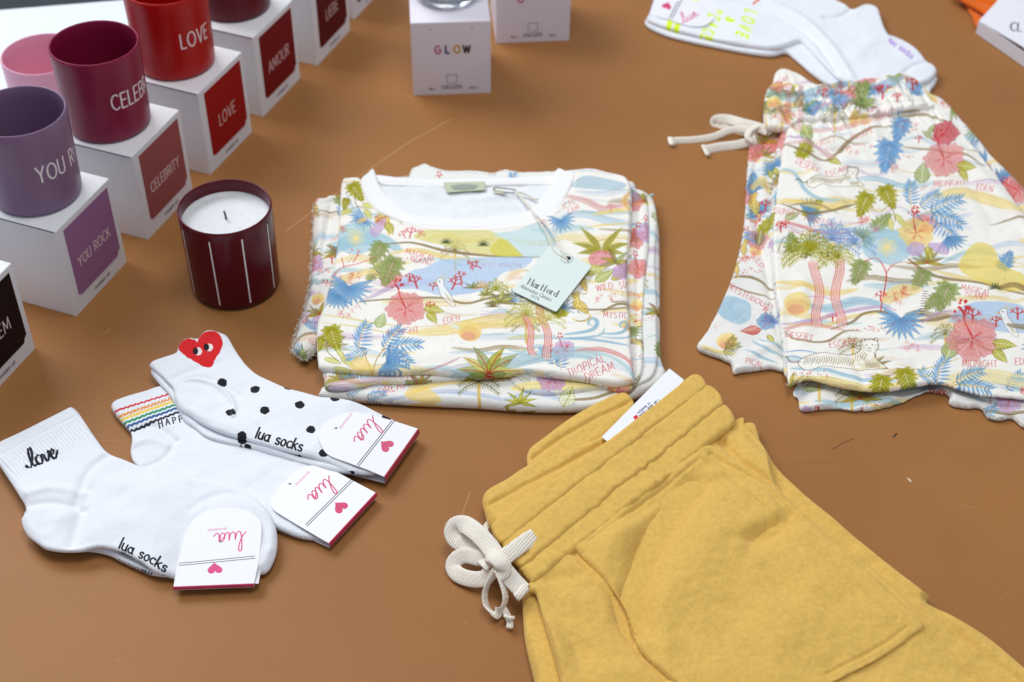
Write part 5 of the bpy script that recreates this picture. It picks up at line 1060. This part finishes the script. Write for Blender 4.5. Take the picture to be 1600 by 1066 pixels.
cord('drawstring', [(786, 950, .007), (792, 960, .006), (797, 972, .005), (796, 982, .004)], .0055, .003, mcord, vt, up=(0, -.55, .83))
cord('cord_tip', [(788, 962, .010), (797, 966, .010), (803, 965, .009)], .003, .003, mcord, vt, up=(0, -.55, .83))
cord('knot', [(764, 872, .025), (766, 868, .031), (776, 872, .034), (785, 882, .033), (786, 893, .028), (778, 898, .025)], .0135, .0045, mcord, vt, up=(-.1, -.3, 1))
cord('drawstring', [(764, 866, .017), (756, 842, .013), (760, 824, .012), (768, 815, .016)], .006, .002, mcord, vt, up=(0, -.55, .83))
settle(vt)
# ------------------------------------------------------------------ socks
KN = [(1300, .6, .0008), (220, .3, .0014)]
def ribs(a, b, depth, z, amp=.0013, per=.0031):
    q0, q1 = W([a, b], z); e = (q1-q0)/np.linalg.norm(q1-q0); n_ = np.array([e[1], -e[0]]); 
    def f(X, Y):
        u = (X-q0[0])*e[0]+(Y-q0[1])*e[1]; v = (X-q0[0])*n_[0]+(Y-q0[1])*n_[1]
        m = np.clip((depth-v)/.012, 0, 1)*np.clip(v/.001+1, 0, 1)*np.clip((v-.013)/.003, .25, 1)
        return amp*np.sin(u/per*6.2832)*m
    return f
def heart(sh, x, y, s, rot, col):
    t = []
    for k in range(40):
        a = k*2*math.pi/40; X = 16*math.sin(a)**3/17; Y = (13*math.cos(a)-5*math.cos(2*a)-2*math.cos(3*a)-math.cos(4*a))/17
        c, sn = math.cos(R(rot)), math.sin(R(rot)); t.append((x+s*(c*X-sn*Y), y-s*(sn*X+c*Y)*.85))
    sh.poly(t, col)
PK, PK2 = (214, 58, 110), (216, 92, 110)
def band_card(parent, leaf_px, z, edge_px, dbl, heart_at, word_at, small_at, rot, h, pin, tone=(244, 243, 247), edge_col=(196, 46, 80), col=PK, drop=.004, run=60, fh=.005):
    """folded paper band: arched printed leaf sloping to its coloured fold"""
    xs = [p[0] for p in leaf_px]; ys = [p[1] for p in leaf_px]
    s = sheet_px((min(xs), min(ys), max(xs), max(ys)), z, 7000, tone, 45, .0, .004)
    (a, b), off = dbl
    dx, dy = b[0]-a[0], b[1]-a[1]; L = math.hypot(dx, dy); nx, ny = -dy/L*off, dx/L*off
    s.line([a, b], 1.3, (30, 30, 34), .95); s.line([(a[0]+nx, a[1]+ny), (b[0]+nx, b[1]+ny)], 1.3, (30, 30, 34), .95)
    heart(s, *heart_at, 12.5, rot, col)
    s.write([catmull(k, False, .06) for k in LUA], word_at[0], word_at[1], h, col, 1.9, rot)
    s.write('accessories', small_at[0], small_at[1], 5.2, (222, 150, 175), .8, rot, .22)
    s.line([(pin[0]-3, pin[1]), (pin[0]+3, pin[1]-1)], 1.2, (120, 120, 124)); s.dot(pin[0], pin[1], 1.6, (90, 90, 96))
    px = np.vstack([np.array(leaf_px[:2], float), catmull(np.array(leaf_px[2:], float), False, 3)])
    # a grid-like fan of strips keeps the sloping leaf smooth
    e = np.array(edge_px, float); ed = (e[1]-e[0])/np.linalg.norm(e[1]-e[0]); dist = np.abs((px-e[0])@np.array([-ed[1], ed[0]]))
    w_ = 1-dist/dist.max(); zz = z-drop*w_
    pts = np.array([W([p], q)[0] for p, q in zip(px, zz)]); uv = s.uv(W(px, z))
    c = prism('paper_band', pts, 0, .0006, mat('printed_card', rough=.45, img=s.image('band_print')), parent, bev=.0001, zs=zz, uv2=uv)
    ze = z-drop; e0, e1 = W(edge_px, ze); d = (e1-e0)/np.linalg.norm(e1-e0); n_ = np.array([d[1], -d[0]])
    if np.dot(pts.mean(0)-e0, n_) > 0: n_ = -n_
    k = 5; v = []; f = []
    for i in range(k+1):
        t = i/k; z_ = ze+.0007-fh*t; o = .0010*math.sin(math.pi*t)
        for q in (e0, e1): v.append((q[0]+n_[0]*o, q[1]+n_[1]*o, z_))
        for q in (e0, e1): v.append((q[0]+n_[0]*(o-.0007), q[1]+n_[1]*(o-.0007), z_))
    for i in range(k): a_ = 4*i; f += [(a_, a_+1, a_+5, a_+4), (a_+3, a_+2, a_+6, a_+7), (a_+2, a_, a_+4, a_+6), (a_+1, a_+3, a_+7, a_+5)]
    f += [(0, 2, 3, 1), (4*k, 4*k+1, 4*k+3, 4*k+2)]
    fo = mk('band_fold', v, f, mat('band_fold_colour', edge_col, .5), None, smooth=False); fo.parent = c
    zl = ze-fh; lo = prism('band_underside', [e0-n_*.0001, e1-n_*.0001, e1-n_*.04, e0-n_*.04], zl, zl+.0006, mat('white_paper_under', (232, 230, 235), .5), None, bev=.0001, tilt=lambda x, y: (.0003-zl)*min(1, max(0, -np.dot(np.array([x, y])-e0, n_))/.04)); lo.parent = c
    return c
mk_w = mat('white_sock_knit', (235, 238, 244), .95, sheen=.3, spec=.15, bump=KN)
GS = 'pairs of white ankle socks in paper bands'

# pair with red heart and black dots (lies on the rainbow pair)
def sock_sheet(box, z, base=(235, 238, 244), seed=46): return sheet_px(box, z, 4500, base, seed, .12)
# --- rainbow pair
rb_ = thing('sock_pair', 'white socks with rainbow striped cuff, middle of the three pairs', 'socks', GS)
zR = .010; sR = sock_sheet((165, 590, 600, 870), zR)
for k, c in enumerate([(214, 40, 56), (240, 150, 70), (244, 208, 60), (40, 140, 90), (40, 80, 140), (30, 30, 44)]):
    o_ = [0, 8, 13, 18.5, 24, 30][k]; dx = [0, 6, 10, 14.5, 19, 24][k]*.75
    P0 = np.array((172+dx, 646+o_)); P1 = np.array((290+dx*.6, 606+o_)); pts = [tuple(P0+(P1-P0)*u+np.array((0, (.8 if i % 2 else -.8)))) for i, u in enumerate(np.linspace(0, 1, 30))]
    sR.line(pts, 4.0 if k in (0, 5) else 4.6, c, .95)
sR.write('HAPPY', 249, 666, 9.5, (50, 50, 58), 2.0, 12, .6)
mR = mat('rainbow_sock_knit', rough=.95, sheen=.3, spec=.15, img=sR.image('rainbow_sock'), bump=KN)
rout = [(174, 636), (180, 628), (200, 620), (228, 612), (253, 604), (300, 600), (360, 640), (420, 680), (480, 720), (530, 745), (560, 770), (548, 800), (520, 835), (498, 840), (470, 838), (440, 828), (405, 812), (360, 790), (300, 770), (250, 748), (222, 735), (208, 722), (204, 706), (206, 690), (204, 676), (192, 662), (180, 648)]
slab('sock', [(a+2, b+4) for a, b in rout], 0, .0045, mk_w, rb_, noise=((.03, .0012, 70),))
def td3(X, Y):
    e = W([(514, 850), (588, 771)], .010); d = (e[1]-e[0])/np.linalg.norm(e[1]-e[0]); n_ = np.array([-d[1], d[0]])
    return -.0035*np.clip(1-((X-e[0][0])*n_[0]+(Y-e[0][1])*n_[1])/.07, 0, 1.1)
slab('sock', rout, .0042, .0055, mR, rb_, sheet=sR, g=.0008, tilt=td3, noise=((.03, .0012, 71), (.01, .0004, 72)), fn=ribs((174, 636), (253, 604), .028, zR), ridges=[([(204, 676), (240, 668), (275, 690)], -0.0024, .003), ([(206, 700), (235, 690), (262, 700)], 0.0020, .004), ([(220, 735), (260, 715), (275, 690)], -0.0017, .003)])
band_card(rb_, [(588, 771), (514.5, 850), (480, 830), (440, 806), (427, 796), (425, 785), (431, 769), (450, 748), (468, 734), (490, 728), (517, 734), (550, 751)], .0120, [(588, 771), (514.5, 850)], (((553, 751), (480, 823)), 3.2), (532, 793), (512, 744), (482, 737), -135, 30, (453, 757), drop=.003, fh=.0055, run=40)
settle(rb_)
# --- dotted pair
def td2(X, Y):
    e = W([(601, 746), (654, 671)], .012); d = (e[1]-e[0])/np.linalg.norm(e[1]-e[0]); n_ = np.array([-d[1], d[0]])
    k = np.clip(1-((X-e[0][0])*n_[0]+(Y-e[0][1])*n_[1])/.068, 0, 1.1); return -.008*k
dt = thing('sock_pair', 'white socks with black dots and a red heart with eyes', 'socks', GS)
zS = .018; sS = sock_sheet((225, 510, 650, 765), zS)
for x, y in ((347, 599), (399, 610), (451, 606), (361, 648), (414, 643.5), (468.5, 636), (524, 625), (486, 673), (378, 683), (384, 695), (604, 648), (506, 709), (548, 738)):
    rr = random.Random(int(x)); pts = [(x+7.6*(1+rr.uniform(-.12, .12))*math.cos(a), y+6.0*(1+rr.uniform(-.12, .12))*math.sin(a)) for a in np.linspace(0, 6.283, 19)[:-1]]; sS.poly(pts, (22, 22, 28))
hp_ = [(277, 545), (280, 537), (288, 532), (297, 531), (305, 534), (309, 537), (310, 528), (316, 522), (325, 519), (336, 520), (344, 526), (348, 536), (346, 548), (340, 558), (334, 568), (330, 574), (320, 573), (308, 569), (296, 562), (286, 554)]
hq = []; rr = random.Random(2)
for p in catmull(hp_, True, 2.2): hq.append((p[0]+rr.uniform(-.9, .9), p[1]+rr.uniform(-.9, .9)))
sS.poly(hq, (216, 26, 30))
for x, y in ((310, 551), (327, 544.5)): sS.dot(x, y, 6.2, (240, 240, 240), 1, 6); sS.dot(x-4.2, y-.5, 4.3, (22, 22, 26), 1, 5.4)
sS.write('lua socks', 399, 686, 17.5, (24, 24, 30), 3.2, -17, .17, slant=.12)
mS = mat('dotted_sock_knit', rough=.95, sheen=.3, spec=.15, img=sS.image('dotted_sock'), bump=KN)
so = [(234, 572), (240, 566), (256, 560), (275, 553), (279, 542), (287, 533), (298, 530), (309, 531), (318, 521), (330, 518), (345, 522), (356, 528), (366, 545), (378, 563), (390, 577), (404, 588), (425, 598), (448, 608), (475, 615), (501, 622), (525, 624), (548, 628), (570, 634), (592, 643), (615, 652), (626, 664), (612, 700), (585, 727), (566, 731), (548, 734), (500, 718), (450, 706), (400, 692), (350, 678), (318, 664), (296, 650), (281, 640), (273, 622), (270, 607), (262, 598), (252, 588), (242, 580)]
lo_ = [(236, 582), (245, 575), (300, 560), (400, 600), (500, 640), (600, 680), (608, 705), (590, 738), (575, 742), (558, 741), (520, 737), (481, 727), (430, 712), (388, 700), (350, 692), (322, 683), (305, 670), (288, 658), (279, 643), (273, 632), (262, 614), (246, 597)]
slab('sock', lo_, .008, .006, mS, dt, sheet=sS, g=.0009, noise=((.03, .0012, 73),))
slab('sock', so, .0132, .0065, mS, dt, sheet=sS, tilt=lambda X, Y: td2(X, Y), g=.0008, noise=((.03, .0014, 74), (.01, .0005, 75)), fn=ribs((234, 572), (356, 528), .020, zS), ridges=[([(273, 612), (280, 602), (300, 598), (330, 603), (352, 617), (366, 637), (364, 655)], 0.0024, .0022), ([(275, 606), (300, 592), (335, 598), (372, 620)], -0.0020, .003), ([(325, 618), (332, 622)], -0.0027, .006), ([(300, 640), (330, 650)], 0.0027, .008), ([(268, 596), (300, 582), (345, 570)], -0.0015, .004), ([(300, 655), (400, 690), (500, 716)], -0.0010, .002)])
band_card(dt, [(654, 671), (601, 746), (575, 735), (545, 724), (514, 712), (502, 697), (498, 684), (500, 672), (509, 661), (524, 652), (545, 645), (575, 648), (617, 659)], .0217, [(654, 671), (601, 746)], (((617, 658), (561, 729)), 3.2), (604, 697), (580, 650), (548, 646), -128, 30, (525, 670), drop=.008, fh=.0075, run=70, edge_col=(186, 60, 78), col=(212, 84, 120))
settle(dt)
# --- big white pair, on top at the front
lv = thing('sock_pair', 'plain white socks with the word love stitched in black on the cuff', 'socks', GS)
zL = .016; sL = sock_sheet((-20, 630, 445, 925), zL)
sL.write([catmull(k, False, .06) for k in LOVE], 49, 731, 29, (26, 28, 40), 4.0, 21)
sL.write('lua socks', 184, 857, 18.5, (22, 24, 34), 3.2, -25, .17, slant=.1)
mL = mat('plain_sock_knit', rough=.95, sheen=.3, spec=.15, img=sL.image('plain_sock'), bump=KN)
ao = [(-12, 702), (0, 692), (30, 678), (70, 658), (98, 644), (112, 638), (122, 645), (134, 662), (148, 683), (168, 708), (195, 720), (225, 732), (260, 742), (300, 751), (330, 757), (358, 763), (384, 771), (404, 784), (420, 800), (430, 820), (433, 842), (430, 862), (418, 884), (400, 890), (370, 893), (330, 900), (290, 898), (262, 895), (240, 892), (222, 880), (200, 868), (180, 860), (160, 856), (146, 857), (128, 862), (110, 863), (90, 862), (72, 858), (56, 848), (44, 838), (36, 824), (34, 812), (40, 804), (40, 792), (32, 778), (18, 756), (2, 732), (-10, 715)]
lo2 = [(40, 800), (120, 780), (300, 790), (400, 850), (385, 896), (330, 906), (285, 905), (262, 902), (235, 898), (212, 888), (190, 878), (170, 868), (140, 862), (90, 862), (60, 850)]
sL2 = sock_sheet((-20, 630, 445, 925), .008, seed=47); sL2.line([(178, 872), (215, 888), (250, 903), (262, 907)], 3, (26, 28, 40), .9)
slab('sock', lo2, .002, .006, mat('plain_sock_knit_lower', rough=.95, sheen=.3, spec=.15, img=sL2.image('plain_sock_lower'), bump=KN), lv, sheet=sL2, noise=((.03, .001, 76),))
def toe_drop(amt, line, run, zz):
    e = W(line, zz); d = (e[1]-e[0])/np.linalg.norm(e[1]-e[0]); n_ = np.array([-d[1], d[0]])
    def f(X, Y):
        k = np.clip(1-((X-e[0][0])*n_[0]+(Y-e[0][1])*n_[1])/run, 0, 1.1); side = np.clip(((X-e[0][0])*d[0]+(Y-e[0][1])*d[1])/.02+1, 0, 1); return -amt*k*side
    return f
slab('sock', ao, .009, .0075, mL, lv, sheet=sL, tilt=toe_drop(.0085, [(271, 918), (397, 913)], 0.0765, .01), g=.0008, r=.006, noise=((.04, .0018, 77), (.013, .0006, 78)), fn=ribs((-12, 702), (112, 638), .050, zL, .0011), ridges=[([(5, 712), (60, 684), (122, 654)], -0.0008, .0012), ([(34, 800), (60, 792), (90, 790), (130, 800)], -0.0031, .004), ([(40, 780), (80, 768), (130, 775)], 0.0027, .005), ([(110, 858), (120, 830), (130, 800), (138, 770)], -0.0027, .005), ([(120, 790), (140, 740), (170, 715)], -0.0024, .004), ([(70, 830), (95, 815), (115, 790)], 0.0034, .008), ([(150, 800), (240, 850)], 0.0020, .016), ([(135, 742), (200, 760), (300, 790)], 0.0020, .012), ([(300, 800), (330, 780), (370, 775), (405, 800), (418, 850)], -0.0014, .004)])
band_card(lv, [(397, 913.5), (271, 918.5), (274, 900), (280, 873), (284, 852), (290, 833), (300, 816), (316, 802), (335, 796), (360, 794), (385, 799), (402, 809), (408, 822), (408, 845), (404, 880)], .0192, [(397, 913.5), (271, 918.5)], (((280, 881), (398, 870)), 3.4), (336, 889.5), (383, 830), (354, 825), -175, 31, (345, 847), drop=.010, fh=.0035, run=60, edge_col=(190, 40, 86), col=(222, 60, 130))
prism('band_lower_leaf', W([(398, 912), (401, 890), (408, 862), (412, 862), (404, 912)], .009), .0085, .009, mat('white_paper_leaf', (230, 228, 234), .5), lv, bev=.0001)
settle(lv)
# --- long pair at the top
tp = thing('sock_pair', 'long white socks with neon yellow lettering lying at the top right', 'socks')
zT = .012; sT = sock_sheet((1000, -60, 1480, 150), zT)
NY = (222, 246, 40)
for a, b in ((1044, 44), (1056, 47)): sT.line([(a-3, b+9), (a+4, b-12)], 9, NY, 1)
sT.write('PEACE', 1112, 14, 17, NY, 4.4, -112, .32, ww=.55); sT.write('&', 1136, 28, 13, NY, 4, -112, .3, ww=.8); sT.write('LOVE', 1166, 16, 18, NY, 4.6, -112, .36, ww=.6); sT.line([(1072, -2), (1092, 2)], 7, NY, .95); sT.line([(1178, 5), (1192, 0)], 4, (226, 80, 50), .9)
sT.write('lua socks', 1388, 66, 10, (186, 160, 226), 2.6, -38, .2)
mT = mat('long_sock_knit', rough=.95, sheen=.3, spec=.15, img=sT.image('long_sock'), bump=KN)
slab('sock', [(1012, 28), (1011, 42), (1040, 56), (1077, 66), (1130, 77), (1180, 86), (1207, 88), (1228, 84), (1245, 96), (1268, 116), (1295, 134), (1340, 150), (1440, 150), (1455, 140), (1463, 128), (1458, 116), (1400, 60), (1200, 20), (1050, 0)], .0, .006, mk_w, tp, noise=((.03, .0012, 79),))
to = [(1014, 22), (1013, 34), (1045, 46), (1080, 55), (1130, 66), (1180, 75), (1212, 78), (1232, 72), (1250, 66), (1262, 76), (1285, 100), (1310, 124), (1345, 138), (1400, 138), (1432, 134), (1452, 128), (1462, 118), (1462, 108), (1448, 98), (1425, 84), (1398, 68), (1384, 50), (1376, 28), (1370, 14), (1352, 9), (1332, 16), (1318, 8), (1295, -2), (1250, -18), (1180, -30), (1090, -26), (1030, -6)]
slab('sock', to, .0055, .0065, mT, tp, sheet=sT, g=.0009, noise=((.04, .0016, 80), (.012, .0005, 81)), ridges=[([(1105, -2), (1180, 12), (1240, 40), (1275, 70), (1310, 120)], -0.0041, .003), ([(1120, -8), (1200, 8), (1260, 38), (1300, 80), (1330, 125)], 0.0027, .005), ([(1332, 16), (1310, 30), (1290, 30)], -0.0031, .004), ([(1385, 60), (1350, 80), (1330, 110)], 0.0020, .01), ([(1400, 128), (1425, 108), (1450, 100)], -0.0024, .003)])
zc = .0128; stc = sheet_px((1000, -20, 1140, 60), zc, 5000, (240, 238, 246), 48, 0, .004)
heart(stc, 1042, 10, 8, 160, PK); stc.line([(1046, 29), (1062, -2)], 1.4, (40, 40, 44)); stc.line([(1050, 30), (1066, -1)], 1.4, (40, 40, 44)); stc.write([catmull(k, False, .06) for k in LUA], 1068, 38, 18, (222, 130, 160), 2, 30)
pts = catmull(W([(1046, 31), (1064, 38), (1085, 42), (1103, 40), (1117, 28), (1120, 14), (1112, 2), (1090, -8), (1040, -22)], zc), False, .002)
cdo = prism('paper_band', np.vstack([pts, W([(1026, -12), (1014, 24)], zc)]), zc, zc+.0006, mat('printed_card_far', rough=.45, img=stc.image('band_print_far')), tp, uvf=stc.uv, bev=.0001)
e = W([(1014, 24), (1026, -12)], zc); dd = (e[1]-e[0])/np.linalg.norm(e[1]-e[0]); nn = np.array([-dd[1], dd[0]])
f_ = prism('band_fold', [e[0], e[1], e[1]+nn*.0006, e[0]+nn*.0006], .003, zc, mat('dark_fold', (70, 60, 84), .6), None, bev=.0001); f_.parent = cdo
settle(tp)
# --- orange socks in a white band, top right corner
ot = thing('sock_pair', 'orange socks in a white paper band at the top right corner', 'socks')
mo = mat('orange_knit', (226, 104, 22), .95, sheen=.3, spec=.15, mottle=(300, .1), bump=KN)
slab('sock', [(1506, -10), (1512, 14), (1519, 26), (1524, 40), (1545, 58), (1575, 80), (1598, 98), (1640, 130), (1700, 100), (1640, -60), (1540, -50)], 0, .008, mo, ot, noise=((.02, .002, 82),), ridges=[([(1500, -5), (1540, 30), (1600, 80)], -0.0034, .003)])
slab('sock', [(1490, -10), (1500, 0), (1524, 14), (1540, 24), (1560, 40), (1600, 70), (1640, 100), (1700, 70), (1640, -60), (1500, -50)], .008, .008, mo, ot, noise=((.02, .002, 83),), ridges=[([(1500, -6), (1545, 10), (1600, 20)], -0.0041, .003)])
so_ = sheet_px((1520, -30, 1680, 110), .0186, 5000, (238, 238, 244), 49, 0); so_.write('CL', 1579, 48, 13, (40, 42, 56), 2.4, -4, .3)
bp = W([(1530, 32), (1554, 6), (1575, -20), (1680, 60), (1640, 108), (1598, 72)], .0186)
prism('paper_band', bp, .0165, .0186, mat('white_band_card', rough=.5, img=so_.image('white_band')), ot, uvf=so_.uv)
w0, w1 = W([(1530, 32), (1598, 72)], .0186); w2 = W([(1640, 108)], .0186)[0]; dn = (w1-w0)/np.linalg.norm(w1-w0); n2 = np.array([dn[1], -dn[0]])
prism('band_side', [w0, w2, w2+n2*.0008, w0+n2*.0008], .001, .0184, mat('white_band_side', (226, 226, 234), .5), ot, bev=.0002)
settle(ot)
